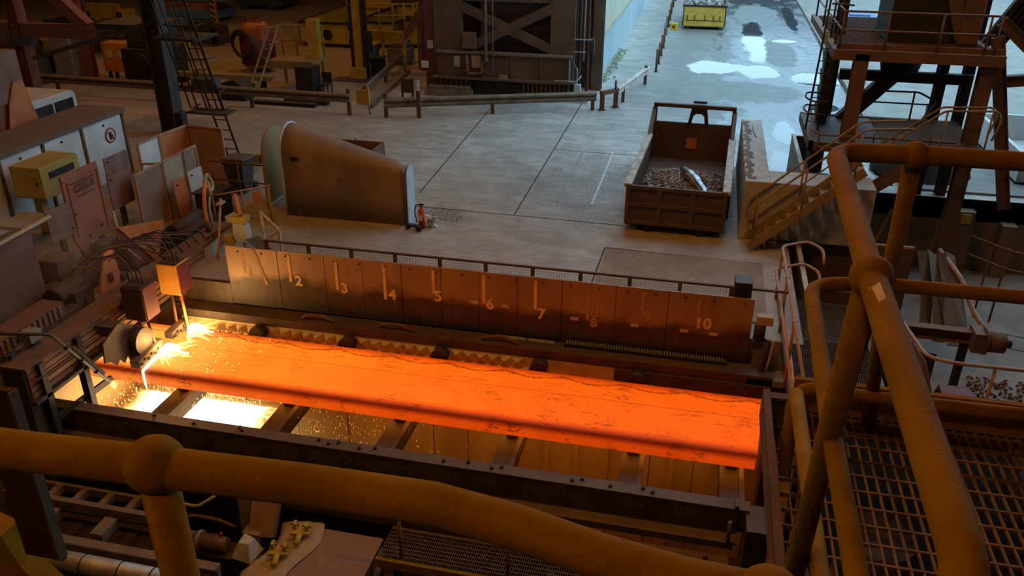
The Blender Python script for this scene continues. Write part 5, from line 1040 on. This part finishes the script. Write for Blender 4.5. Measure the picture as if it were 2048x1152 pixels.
# walkway with handrails right of the shield
wk = thing('side_walkway', 'grating walkway with a rusty handrail at the slab end', 'walkway', (12.2, 0, 0))
mb = MB()
for i in range(42): mb.box(11.62+i*.033, 11.624+i*.033, -3.4, 1.95, -.03, 0)
for i in range(54): mb.box(11.6, 13.0, -3.4+i*.1, -3.394+i*.1, -.012, 0)
mb.build('grating', STEEL, wk, kind='stuff'); MB().box(11.52, 11.6, -3.4, 2.3, -.14, .04).build('edge_channel', STEEL, wk); MB().box(13.0, 13.08, -3.4, 1.95, -.14, .04).build('edge_channel', STEEL, wk)
HRM = M('handrail_pinkish', (.4,.24,.16), (.28,.15,.09), .6, scale=6, dust=.3)
for dx, z in ((0, 1.1), (-.06, .62)): MB().tube([(11.5+dx, -3.4, z), (11.48+dx, 2.0, z), (12.0, 2.35, z), (12.25, 2.0, z), (12.25, 1.7, z-.2)], .028, 10, .15).build('rail', HRM, wk)
for y in (-3.0, -1.2, .5, 1.9): MB().cyl((11.5, y, 0), (11.49, y, 1.1), .028, n=10).build('post', HRM, wk); MB().sphere((11.49, y, 1.1), .042, 10, 7).build('joint', HRM, wk)
MB().tube([(11.56, -3.3, .1), (11.6, -1, .15), (11.55, .6, .3), (11.5, .9, .6)], .025, 8, .2).build('orange_hose', ORANGE, wk)
MB().bar((12.3, 2.0, .3), (12.95, 2.0, .3), .05, .09).build('cross_bar', CREAM, wk)
for x in (11.6, 13.0): MB().box(x-.05, x+.05, -3.3, -3.2, -4, -.14).build('leg', DARK, wk)
# ------------------------------------------------------------------ machinery along the bottom of the view
struct('floor_service', MB().box(-8, 11.7, -12.3, -4.3, -2.9, -2.6), DARK)
cl = thing('cable_ladder', 'dusty cable ladder tray with cross rungs at lower left', 'cable tray', (0, -4.5, -2))
CLM = M('tray_grey_brown', (.24,.18,.13), (.16,.115,.08), .6, .3, scale=4, dust=.4)
MB().box(-1.2, 1.7, -4.42, -4.36, -2.0, -1.86).build('side_rail', CLM, cl); MB().box(-1.2, 1.7, -4.82, -4.72, -2.02, -1.82).build('side_rail', CLM, cl)
for i in range(6): MB().box(-.95+i*.5, -.83+i*.5, -4.72, -4.42, -1.98, -1.86).build('rung', CLM, cl)
for x in (-.9, 1.5): MB().box(x-.05, x+.05, -4.65, -4.5, -2.6, -2.0).build('foot', DARK, cl)
for i, x in enumerate((-.12, .95)):
    one('square_block', MB().box(x-.11, x+.11, -5.3, -4.9, -2.1, -1.9).box(x-.08, x+.08, -5.2, -5.0, -2.6, -2.1), CLM, 'pale square steel block below the cable ladder, %s one' % ('left', 'right')[i], 'block', 'square blocks below the cable ladder', .01)
one('lower_rail_beam', MB().box(-1.2, 3.2, -5.5, -5.4, -2.15, -1.98).box(-1.2, 3.2, -5.54, -5.38, -1.98, -1.94), CLM, 'long dusty rail beam in front of the square blocks', 'beam')
lp = thing('lagged_pipe', 'silver lagged pipe with banded joints at the bottom left', 'pipe', (1, -5.75, -2))
MB().cyl((-1.2, -5.78, -2.05), (2.55, -5.78, -2.05), .15, n=20).build('lagging', LAG, lp)
for x in (-.3, .45, 1.1, 1.75, 2.3): MB().cyl((x-.012, -5.78, -2.05), (x+.012, -5.78, -2.05), .156, n=20).build('joint_band', DARK, lp)
for x in (-.8, 2.0): MB().box(x-.08, x+.08, -5.88, -5.68, -2.6, -2.15).build('saddle', DARK, lp)
one('lower_duct', MB().box(-1.2, 3.5, -6.5, -6.05, -2.5, -2.2).box(-1.2, 3.5, -6.52, -6.03, -2.2, -2.17), STEEL, 'dark duct running below the lagged pipe', 'duct')
one('torn_lagging', MB().plate([(1.74, -4.62, -1.9), (1.86, -4.4, -1.8), (2.02, -4.62, -1.85), (1.88, -4.8, -1.98)], .03), CREAM, 'torn scrap of pale lagging beside the cable ladder', 'lagging scrap')
mt = thing('pump_motor', 'small rusty pump and motor set on a dark base', 'pump', (2.7, -4.95, -2.3))
MB().cyl((2.2, -4.95, -2.0), (2.5, -4.95, -2.0), .13, n=16).build('pump_body', RUST, mt); MB().cyl((2.55, -4.95, -2.0), (2.62, -4.95, -2.0), .17, n=18).build('flange', CLM, mt); MB().cyl((2.62, -4.95, -2.0), (3.05, -4.95, -2.0), .12, n=18).build('motor', RUST, mt)
for k in range(3): MB().cyl((2.75+.08*k, -4.95, -2.0), (2.77+.08*k, -4.95, -2.0), .14, n=18).build('cooling_fin', RUST, mt)
MB().cyl((2.95, -4.9, -1.87), (2.95, -4.9, -1.81), .02, n=8).build('red_cap', REDP, mt); MB().box(2.1, 3.2, -5.1, -4.8, -2.6, -2.14).build('base', DARK, mt); MB().box(2.4, 2.65, -5.35, -5.2, -2.1, -1.98).build('black_switch', BLACK, mt)
MB().tube([(1.9, -4.7, -2.0), (2.2, -4.55, -1.9), (2.6, -4.5, -1.95), (3.0, -4.55, -2.0)], .03, 8, .1).build('suction_pipe', RUST, mt); MB().tube([(1.6, -4.5, -1.7), (2.3, -4.5, -1.75), (2.55, -4.35, -1.6)], .025, 8, .1).build('bent_tube', CREAM, mt)
mb = MB(); mb.add([(3.2,-5.1,-2.1),(3.55,-5.15,-2.1),(3.6,-4.8,-2.1),(3.25,-4.75,-2.1),(3.3,-5.0,-1.85),(3.48,-5.02,-1.83),(3.5,-4.85,-1.86),(3.33,-4.83,-1.8)], [(0,3,2,1),(4,5,6,7),(0,1,5,4),(1,2,6,5),(2,3,7,6),(3,0,4,7)])
o = one('plastic_cover', mb, M('clear_grey_plastic', (.5,.47,.4), (.36,.33,.27), .35, dust=.2), 'crumpled pale plastic cover beside the pump', 'cover')
MB().box(3.25, 3.55, -4.8, -4.5, -2.02, -1.84).build('bracket_plate', CLM, o); MB().box(3.2, 3.6, -5.1, -4.6, -2.6, -2.12).build('stand', DARK, o)
ib = thing('inclined_duct', 'two sloping brown ducts behind the plastic cover', 'duct', (3.4, -4.5, -1.9))
MB().bar((3.1, -4.35, -1.5), (3.35, -4.75, -2.3), .22, .1).build('dark_leg', STEEL, ib); MB().bar((3.55, -4.3, -1.55), (3.6, -4.7, -1.95), .3, .16).build('duct_box', PINK, ib); MB().bar((3.3, -4.3, -1.55), (3.38, -4.65, -1.9), .14, .14).build('duct_box', PINK, ib)
bb = thing('drive_cabinet', 'plain brown steel cabinet top beside the grating walkway', 'cabinet', (4.9, -5.1, -2.2))
MB().box(4.2, 5.5, -5.75, -4.5, -2.6, -1.8).build('body', M('brown_cabinet', (.22,.13,.085), (.18,.105,.07), .6, scale=1, dust=.35), bb, .015); MB().box(4.18, 5.52, -5.77, -4.48, -1.8, -1.77).build('lid', MATS['brown_cabinet'], bb)
tp = MB(); NX = 12; vs = []
rnd = random.Random(12)
for i in range(NX+1):
    for j in range(9):
        u, v_ = i/NX, j/8; x = 3.75+.75*v_+.1*math.sin(u*6); y = -4.4-1.5*u; z = -1.755-.0*u-.28*max(0, .55-v_)**1.2-.15*max(0, u-.75)+rnd.uniform(-.015, .015)
        vs.append((x, y, z))
tp.add(vs, [(i*9+j, (i+1)*9+j, (i+1)*9+j+1, i*9+j+1) for i in range(NX) for j in range(8)], True)
o = one('tarpaulin', tp, M('canvas_tan', (.36,.27,.16), (.27,.19,.11), .85, scale=5, dust=.2), 'creased tan tarpaulin draped over the cabinet edge', 'tarpaulin')
md = o.modifiers.new('solid', 'SOLIDIFY'); md.thickness = .012
for i, (x, y) in enumerate(((4.25, -4.72), (4.12, -5.2))):
    cl_ = thing('yellow_clamp', 'yellow pipe clamp lying on the tan tarpaulin, %s one' % ('upper', 'lower')[i], 'clamp', (x, y, -1.72), 'yellow clamps on the tarpaulin')
    MB().obox((x, y, -1.66), (.3, .18, .05), (.0, 0, .2)).build('base_plate', YELM, cl_); MB().cyl((x+.02, y-.08, -1.65), (x+.05, y-.28, -1.68), .045, n=12).build('spigot', YELM, cl_)
    for s_ in (-.1, .1): MB().obox((x+s_, y+.03, -1.6), (.05, .1, .14), (0, 0, .2)).build('jaw', YELM, cl_); MB().cyl((x+s_-.09, y+.05, -1.6), (x+s_+.05, y+.05, -1.6), .012, n=6).build('pin', DARK, cl_)
gw = thing('grating_walkway', 'narrow grating walkway with yellow handrails below the girders', 'walkway', (7.7, -4.6, -1.7))
mb = MB()
for i in range(150): mb.box(5.6+i*.034, 5.604+i*.034, -4.95, -4.3, -1.73, -1.7)
for i in range(9): mb.box(5.6, 10.7, -4.93+i*.08, -4.922+i*.08, -1.715, -1.699)
mb.build('grating', GRT, gw, kind='stuff'); MB().box(5.6, 10.7, -5.02, -4.96, -1.82, -1.66).build('edge_channel', YEL, gw); MB().box(5.6, 10.7, -4.3, -4.24, -1.82, -1.7).build('edge_channel', STEEL, gw)
MB().tube([(5.2, -4.85, -.8), (9.55, -4.85, -.8), (9.85, -4.85, -.85), (9.9, -4.85, -1.1), (9.4, -4.85, -1.25), (8.6, -4.85, -1.27)], .026, 10, .12).build('handrail', YEL, gw)
for x in (5.95, 7.6, 9.2): MB().cyl((x, -4.85, -1.7), (x, -4.85, -.8), .026, n=10).build('post', YEL, gw); MB().sphere((x, -4.85, -.8), .036, 10, 7).build('joint', YEL, gw)
for x in (5.8, 8.2, 10.5): MB().box(x-.06, x+.06, -4.7, -4.58, -2.6, -1.73).build('leg', DARK, gw)
one('blue_hose', MB().tube([(5.35, -4.4, -1.9), (5.55, -4.7, -1.95), (5.6, -5.3, -2.1), (5.65, -6, -2.3)], .07, 8, .2), M('hose_blue_grey', (.15,.15,.18), None, .6, dust=.3), 'blue-grey hose between cabinet and grating walkway', 'hose')
nb = thing('near_flat_bar', 'dark flat steel bar hanging close at the left edge', 'bar', (8.25, -12.55, 6.2))
MB().box(8.19, 8.295, -12.565, -12.55, 6.03, 6.52).build('bar_face', M('brown_black_bar', (.05,.022,.012), (.07,.03,.017), .85, dust=.1, spec=.1), nb); MB().box(8.293, 8.299, -12.575, -12.55, 6.04, 6.52).build('bar_edge', RUST, nb)
one('near_amber_bracket', MB().prism([(8.0, 5.7), (8.14, 5.72), (8.15, 5.82), (8.08, 5.9), (8.05, 6.0), (8.0, 6.02)], 'y', -12.5, -12.44), YEL, 'blurred amber bracket in the bottom left corner', 'bracket')

# ------------------------------------------------------------------ hall background, upper left
col = thing('hall_column', 'thick dark steel hall column left of the caged ladder', 'column', (-6.95, 9.7, 0))
MB().ibeam((-6.95, 9.7, 0), (-6.95, 9.7, 13.9), .5, .55, .05, (1, 0, 0)).build('shaft', STEEL, col); MB().box(-7.3, -6.6, 9.35, 10.05, 0, .06).build('base_plate', DARK, col); MB().box(-6.68, -6.45, 9.5, 9.8, .1, .75).build('impact_box', BLACK, col)
MB().bar((-6.95, 9.6, 3.5), (-11.2, 9.2, 2.3), .12, .14).build('strut', STEEL, col); MB().box(-9.2, -7.2, 9.8, 11.6, 3.2, 3.35).build('gallery', DARK, col); MB().bar((-7.2, 9.9, 3.2), (-7.2, 11.6, 3.2), .2, .25).build('gallery_beam', DARK, col)
REDS = M('oxide_red_steel', (.2,.06,.035), (.13,.045,.03), .7, dust=.25)
rc = thing('red_column', 'oxide-red steel column with cross girder at far upper left', 'column', (-12.2, 10, 0))
MB().ibeam((-12.2, 10, 0), (-12.2, 10, 6), .4, .4, .04, (1, 0, 0)).build('shaft', REDS, rc); MB().box(-14.5, -9.5, 9.8, 10.2, 2.85, 3.25).build('girder', REDS, rc); MB().bar((-9.6, 10, 3.2), (-11.1, 10, 4.6), .35, .35).build('diagonal', REDS, rc); MB().box(-12.5, -11.9, 9.7, 10.3, 2.55, 2.85).build('bracket', STEEL, rc)
dc2 = thing('red_column', 'dark oxide-red stanchion behind the cross girder', 'column', (-14.4, 15.6, 0)); MB().ibeam((-14.4, 15.6, 0), (-14.4, 15.6, 5), .35, .35, .04).build('shaft', REDS, dc2); MB().box(-14.7, -14.1, 15.3, 15.9, 0, .05).build('base_plate', DARK, dc2)
ph = thing('pink_hopper', 'dusty pink and orange sheet hopper at the far left edge', 'hopper', (-7.9, 4.2, 0))
MB().box(-8.2, -7.7, 3.2, 4.8, 2.25, 3.5).build('upper_box', PINK, ph); mb = MB(); mb.plate([(-7.68, 4.4, 2.75), (-7.68, 4.72, 2.75), (-7.68, 4.95, 1.7), (-7.68, 5.05, 1.2), (-7.68, 3.8, 1.2), (-7.68, 4.1, 2.2)], .04); mb.build('orange_sheet', ORANGE, ph); MB().box(-8.15, -7.75, 3.3, 4.9, 0, 2.25).build('stand', REDS, ph)
vn = thing('white_van', 'white van with dark windows parked behind the cabin roof', 'van', (-9.4, 6.8, 0))
mb = MB(); mb.prism([(5.4, .3), (5.4, 1.2), (5.6, 1.7), (5.85, 1.82), (7.5, 1.82), (7.62, 1.7), (7.65, .3)], 'x', -10.3, -8.6); mb.build('body', M('van_white', (.6,.6,.58), (.5,.49,.46), .4, dust=.3), vn, .04)
MB().box(-8.61, -8.57, 5.8, 6.6, 1.22, 1.62).build('side_window', GLASS, vn); MB().box(-8.61, -8.57, 6.7, 7.45, 1.22, 1.62).build('side_window', GLASS, vn); mb = MB(); mb.plate([(-10.1, 5.4, 1.2), (-8.75, 5.4, 1.2), (-8.8, 5.58, 1.64), (-10.05, 5.58, 1.64)], -.02); mb.build('windscreen', GLASS, vn)
for x in (-10.3, -8.8):
    for y in (5.9, 7.2): MB().cyl((x, y, .32), (x+.2, y, .32), .32, n=16).build('wheel', BLACK, vn)
ob = thing('orange_control_box', 'orange control box on legs with two white labels', 'control box', (-13.4, 16.2, 0))
MB().box(-14.0, -12.75, 15.9, 16.6, .42, 1.55).build('body', M('ochre_orange', (.55,.24,.04), (.45,.18,.03), .6, dust=.2), ob, .02)
for x in (-13.9, -13.6, -12.9): MB().box(x-.05, x+.05, 16.0, 16.1, 0, .42).build('leg', DARK, ob)
for x in (-13.65, -13.1): MB().box(x-.14, x+.14, 15.87, 15.9, .98, 1.25).build('label_plate', WHITEP, ob)
one('pale_cabinet', MB().box(-15.8, -14.95, 15.3, 15.9, 0, 2.0).box(-15.85, -14.9, 15.25, 15.95, 2.0, 2.05), GREY, 'tall pale grey cabinet left of the orange control box', 'cabinet', bevel=.02)
one('dark_press', MB().box(-12.6, -10.9, 15.2, 17, 0, 1.5).box(-12.4, -11.2, 15.4, 16.6, 1.5, 2.3).cyl((-11.8, 15.1, 1.0), (-11.8, 15.2, 1.0), .4), DARK, 'dark machine hulk between control box and column', 'machine', bevel=.04)
one('dark_press', MB().box(-17.8, -16.1, 14.6, 16.4, 0, 1.1).cyl((-17, 15.5, 1.1), (-17, 15.5, 1.9), .5, .3), STEEL, 'dark dusty machine behind the red column', 'machine', bevel=.04)
one('ochre_drum', MB().cyl((-13.6, 11.3, 0), (-13.6, 11.3, 1.3), .4, n=18).cyl((-13.6, 11.3, .4), (-13.6, 11.3, .44), .42, n=18).cyl((-13.6, 11.3, .85), (-13.6, 11.3, .89), .42, n=18), OLIVE, 'olive drum standing beside the red column', 'drum')
cv = thing('conveyor_beam', 'low olive steel conveyor beam behind the caged ladder', 'conveyor', (-8, 16, 0))
MB().box(-10.8, -6.6, 15.6, 15.95, .45, .62).build('beam', OLIVE, cv)
for x in (-10.5, -9.2, -7.0): MB().box(x-.1, x+.1, 15.65, 15.9, 0, .45).build('leg', DARK, cv)
MB().box(-9.9, -9.3, 15.5, 16.0, .62, .78).build('yellow_pad', YELM, cv); MB().prism([(-7.9, 0), (-6.9, 0), (-6.9, .5), (-7.3, .75), (-7.9, .6)], 'y', 14.2, 15.0).build('dark_housing', BLACK, cv)
bw = thing('blue_wagon', 'blue and orange flat wagon with striped post in the far hall', 'wagon', (-18.5, 31, 0))
MB().box(-21.5, -17.6, 30.2, 32.5, .25, .7).build('lower_frame', BLUEP, bw); MB().box(-21.5, -17.9, 30.5, 32.2, .7, 1.2).build('orange_body', ORANGE, bw); MB().box(-21.6, -16.9, 30.3, 32.4, 1.2, 1.55).build('top_frame', BLUEP, bw)
pp = MB().box(-17.75, -17.45, 30.1, 30.3, .1, 1.7).build('striped_post', YELM, bw)
for k in range(5): MB().obox((-17.6, 30.09, .3+k*.32), (.3, .02, .12), (0, .5, 0)).build('stripe', BLACK, pp)
for x in (-20.8, -18.3): MB().cyl((x, 30.3, .25), (x, 30.5, .25), .25, n=14).build('wheel', BLACK, bw)
one('far_vehicle', MB().box(-19.5, -16.4, 36, 38.4, .25, 1.2).box(-18.9, -17, 36.3, 38, 1.2, 2.0).cyl((-19, 35.95, .35), (-19, 36.2, .35), .35).cyl((-17, 35.95, .35), (-17, 36.2, .35), .35), M('far_blue_black', (.04,.06,.08), None, .5, dust=.2), 'dark vehicle parked far back in the hall', 'vehicle', bevel=.06)
tk = thing('red_tank', 'dark red tank with orange ends and a hanging black hose coil', 'tank', (-9, 19.2, 0))
MB().cyl((-9.0, 19.3, .35), (-9.0, 19.3, 1.75), .72, n=22).build('vessel', DRED, tk); MB().cyl((-9.0, 19.3, 1.75), (-9.0, 19.3, 2.05), .72, .35, n=22).build('top_cone', ORANGE, tk); MB().cyl((-9.0, 19.3, .2), (-9.0, 19.3, .4), .55, .72, n=22).build('base_ring', ORANGE, tk)
for a in (0, 2.1, 4.2): MB().box(-9+.55*math.cos(a)-.06, -9+.55*math.cos(a)+.06, 19.3+.55*math.sin(a)-.06, 19.3+.55*math.sin(a)+.06, 0, .5).build('leg', ORANGE, tk)
MB().ring((-9.25, 18.5, 1.25), .55, .07, (.25, 1, .1)).ring((-9.22, 18.42, 1.22), .48, .06, (.2, 1, 0)).build('hose_coil', BLACK, tk)
for k in range(6): MB().ring((-9.3+k*.13, 19.1, 2.15), .1, .02, (1, 0, 0), 12, 6).build('spring_hose', DRED, tk)
MB().box(-8.6, -8.4, 18.7, 18.9, 1.4, 2.0).build('orange_fitting', ORANGE, tk)
sp_ = thing('step_platform', 'ochre stepped platform with guard rails beside the red tank', 'platform', (-6.2, 16.6, 0))
OCH = M('ochre_steel', (.3,.2,.06), (.2,.13,.05), .65, dust=.4)
MB().box(-6.85, -5.0, 16.2, 17.4, 1.05, 1.15).build('deck', OCH, sp_); MB().box(-6.85, -5.0, 16.15, 16.2, .85, 1.15).build('front_skirt', OCH, sp_); MB().box(-5.4, -4.7, 15.4, 16.1, .0, 1.1).build('pillar', DARK, sp_)
for x in (-6.8, -6.2, -5.6, -5.05): MB().cyl((x, 17.35, 1.1), (x, 17.35, 2.3), .03, n=8).build('rail_post', OCH, sp_)
for z in (1.7, 2.3): MB().tube([(-6.8, 16.3, z), (-6.8, 17.35, z), (-5.05, 17.35, z)], .03, 8).build('rail', OCH, sp_)
for x in (-6.75, -5.1): MB().box(x-.05, x+.05, 17.2, 17.3, 0, 1.05).build('leg', OCH, sp_)
for s_ in (-.2, .15): MB().bar((-5.9+s_-1.0, 14.6, 0), (-6.5+s_, 16.3, 2.4), .04, .08).build('ladder_stile', OCH, sp_)
for k in range(8): MB().bar((-7.05+.05*k, 14.75+.2*k, .2+.29*k), (-6.7+.05*k, 14.75+.2*k, .2+.29*k), .03, .03).build('ladder_rung', OCH, sp_)
MB().box(-5.55, -5.1, 17.0, 17.3, 1.1, 2.6).build('yellow_stand', YELM, sp_)
one('black_chair', MB().box(-4.6, -4.2, 15.6, 16.0, .4, .46).box(-4.6, -4.2, 15.97, 16.02, .46, .85).box(-4.6, -4.56, 15.6, 15.64, 0, .4).box(-4.24, -4.2, 15.6, 15.64, 0, .4).box(-4.6, -4.56, 15.96, 16, 0, .4).box(-4.24, -4.2, 15.96, 16, 0, .4), BLACK, 'black chair standing right of the ochre platform pillar', 'chair')
YS2 = M('dirty_yellow', (.46,.33,.05), (.3,.22,.06), .65, scale=1.5, dust=.35)
s2 = skip('yellow_skip', 'large dirty yellow skip with raised rear wall in the left hall', -10.0, -7.35, 25.2, 31.2, 1.15, YS2)
MB().prism([(-10.0, 1.1), (-10.0, 1.15), (-7.4, 1.15), (-7.4, 1.1)], 'y', 31, 31.1).build('rear_cap', YS2, s2); MB().box(-10.0, -7.4, 31.1, 31.2, 1.1, 1.7).build('rear_board', YS2, s2); MB().cyl((-8.5, 25.15, .6), (-8.5, 25.2, .6), .25, n=16).build('dark_disc', DARK, s2)
skip('yellow_skip', 'narrow yellow skip behind the yellow jib column', -7.0, -5.2, 25.6, 31, 1.2, YS2)
skip('yellow_skip', 'yellow skip partly hidden behind the yellow pipe frame', -4.8, -2.4, 26, 31, 1.3, YS2)
jc = thing('jib_column', 'tall yellow jib column with dark edges', 'jib crane', (-4.3, 19.2, 0))
MB().box(-4.5, -4.12, 19.0, 19.3, .3, 5).build('column', YELM, jc); MB().box(-4.62, -4.5, 18.95, 19.35, 0, 5).build('dark_flange', DARK, jc); MB().box(-4.12, -4.0, 18.95, 19.35, 0, 5).build('dark_flange', DARK, jc); MB().box(-4.62, -4.0, 18.7, 19.4, 0, .45).build('foot', YELM, jc); MB().box(-5.3, -3.4, 18.2, 19.0, 0, .03).build('base_plate', STEEL, jc)
MB().box(-4.05, -3.75, 18.9, 19.2, 1.1, 1.9).build('motor_box', DARK, jc)
yf = thing('crane_gantry', 'yellow pipe frame with beam and rails beside the jib column', 'gantry', (-3.3, 20.4, 0))
MB().box(-5.2, -2.75, 20.2, 20.5, 1.36, 1.72).build('beam', YELM, yf)
for x in (-3.72, -2.8): MB().cyl((x, 20.3, 0), (x, 20.3, 1.4), .07, n=10).build('leg', YELM, yf)
MB().cyl((-2.45, 21.2, 0), (-2.45, 21.2, 2.8), .06, n=10).build('leg', YELM, yf)
for z in (2.3, 2.75): MB().tube([(-4.1, 20.4, z), (-1.9, 21.2, z)], .04, 8).build('rail', YELM, yf)
for x in (-3.9, -3.3, -2.8, -2.4): MB().cyl((x, 20.5, 1.72), (x, 20.5, 2.8), .035, n=8).build('rail_post', YELM, yf)
MB().bar((-2.85, 20.3, 1.45), (-1.5, 20.8, 3.2), .2, .3).build('brown_brace', REDS, yf); MB().box(-2.3, -1.9, 21.0, 21.4, 0, 4).build('brown_column', REDS, yf)
for k in range(7): MB().bar((-1.9+.15*k, 22, .0), (-1.7+.13*k, 22, 3.2), .05, .05).build('lattice_bar', DARK, yf)
nb_ = thing('blue_bin', 'bright blue bin under the yellow pipe frame', 'bin', (-4.9, 21.9, 0)); mb = MB(); mb.add([(-5.1,21.7,.05),(-4.7,21.7,.05),(-4.7,22.1,.05),(-5.1,22.1,.05),(-5.18,21.6,.85),(-4.62,21.6,.85),(-4.62,22.2,.85),(-5.18,22.2,.85)], [(0,3,2,1),(4,5,6,7),(0,1,5,4),(1,2,6,5),(2,3,7,6),(3,0,4,7)]); mb.build('body', M('bright_blue', (.05,.2,.55), (.04,.15,.42), .5, dust=.15), nb_); MB().obox((-4.9, 21.9, .88), (.6, .64, .06)).build('lid', CREAM, nb_)
MB().cyl((-5.15, 22.15, .1), (-4.65, 22.15, .1), .09, n=10).build('axle', BLACK, nb_)
one('black_bin', MB().box(-4.0, -3.5, 19.4, 19.9, 0, .72).box(-4.04, -3.46, 19.36, 19.94, .72, .78), BLACK, 'squat black bin at the foot of the jib column', 'bin', bevel=.02)
one('grey_compressor', MB().box(-4.2, -3.2, 21.9, 22.7, .1, .7).cyl((-4.1, 22.3, .85), (-3.3, 22.3, .85), .25).box(-4.1, -3.3, 22, 22.6, 0, .1), GREY, 'grey compressor under the yellow beam', 'compressor', bevel=.03)
wrail('guard_rail', 'rusty guard rail running back toward the yellow pipe frame', (-2.55, 15.2), (-3.4, 21.5), .3, .58, [(-2.55, 15.2, .62), (-3.0, 18.5, .55)])
one('floor_rail_low', MB().bar((-2.0, 14.3, .08), (-2.7, 20.5, .08), .12, .12), RUST, 'low rusty beam lying along the floor gap', 'beam')
one('yellow_plate_stand', MB().box(-2.2, -1.75, 13.6, 13.65, .3, .85).cyl((-1.75, 13.6, 0), (-1.75, 13.6, 1.0), .03), YELM, 'small yellow plate at the guard rail gap', 'plate')
ns = thing('notice_board', 'small brown notice board on two legs behind the guard rail', 'sign', (-1.15, 16, 0)); MB().box(-1.4, -.95, 15.98, 16.02, .25, .75).build('board', STEEL, ns)
for x in (-1.38, -.97): MB().box(x-.03, x+.03, 15.97, 16.03, 0, .8).build('leg', DARK, ns)
one('black_beam_pile', MB().box(-6.4, -4.0, 13.9, 14.2, 0, .12).box(-5.4, -3.7, 14.3, 14.6, 0, .15), BLACK, 'flat black beams lying behind the long guard rail', 'beam pile')
rnd = random.Random(21)
for i in range(9):
    x = -22.5+2.5*(i % 4)+rnd.uniform(-.2, .2); y = 20.5+3.6*(i//4)+rnd.uniform(-.3, .3)
    one('stored_frame', MB().box(x-1, x+1, y, y+.2, .1, .5+.1*i).box(x-1, x-.8, y, y+1.4, 0, .9).box(x+.8, x+1, y, y+1.4, 0, .9).box(x-.9, x+.9, y+1.2, y+1.4, .3, .9), (RUST, OCH, STEEL, YELM, DARK)[i % 5], '%s welded frame stored in the dim hall by the red column, %s from left' % (('rusty', 'ochre', 'dark steel', 'yellow', 'black')[i % 5], ords[i]), 'steel frame', 'stored frames', .02)
one('brown_dust_heap', MB().sphere((-3.2, 6.6, 0), .8, 14, 8, .25), M('brown_sand', (.15,.09,.06)), 'small brown dust heap by the caged ladder foot', 'heap')
# ------------------------------------------------------------------ torch machine base frame, and the thin brown smoke that hangs over it
mfb = M('oily_brown', (.06,.035,.024))
mf = thing('machine_frame', 'dark oily base frame of the torch machine under the panels', 'machine frame', (-2.4, -.6, 0))
MB().box(-2.55, -1.95, -1.9, 1.6, .02, .42).build('bed', mfb, mf, .02)
for y in (-1.7, -.6, 1.4): MB().box(-1.95, -1.35, y-.09, y+.09, .02, .3).build('outrigger', mfb, mf)
for y in (-1.2, .0, 1.0): MB().cyl((-2.25, y-.25, .56), (-2.25, y+.25, .56), .15, n=14).build('cylinder', STEEL, mf)
MB().box(-2.5, -2.0, -1.6, -1.1, .42, .9).build('valve_cabinet', RUST, mf, .02)
for k in range(5): MB().tube([(-2.0, -1.5+.5*k, .42), (-1.85, -1.4+.5*k, .75), (-1.6, -1.1+.5*k, .62), (-1.45, -.95+.5*k, .3)], .022, 7, .15).build('oil_pipe', (RUST, DARK, CREAM)[k % 3], mf)
def smoke():
    m = bpy.data.materials.new('thin_brown_smoke'); m.use_nodes = True; t = m.node_tree; t.nodes.clear()
    out = t.nodes.new('ShaderNodeOutputMaterial'); vs_ = t.nodes.new('ShaderNodeVolumePrincipled')
    vs_.inputs['Color'].default_value = (.75, .5, .32, 1); vs_.inputs['Anisotropy'].default_value = .2
    v, g = pos(t); n = noise(t, v, 1.1, 3, .5)
    d = math_(t, 'MULTIPLY', ramp(t, n, [(.4, (0,0,0)), (.7, (1,1,1))]), .2); t.links.new(d, vs_.inputs['Density'])
    t.links.new(vs_.outputs[0], out.inputs['Volume']); return m
sm = MB().sphere((-1.5, -1.6, .75), 1.0, 20, 12, .8)
for v_ in sm.v: v_.x = -1.5+(v_.x+1.5)*1.15; v_.y = -1.6+(v_.y+1.6)*1.7
o = tag(sm.build('smoke_haze', smoke()), 'thin brown smoke hanging over the torch machine at the left', 'smoke'); o['kind'] = 'stuff'
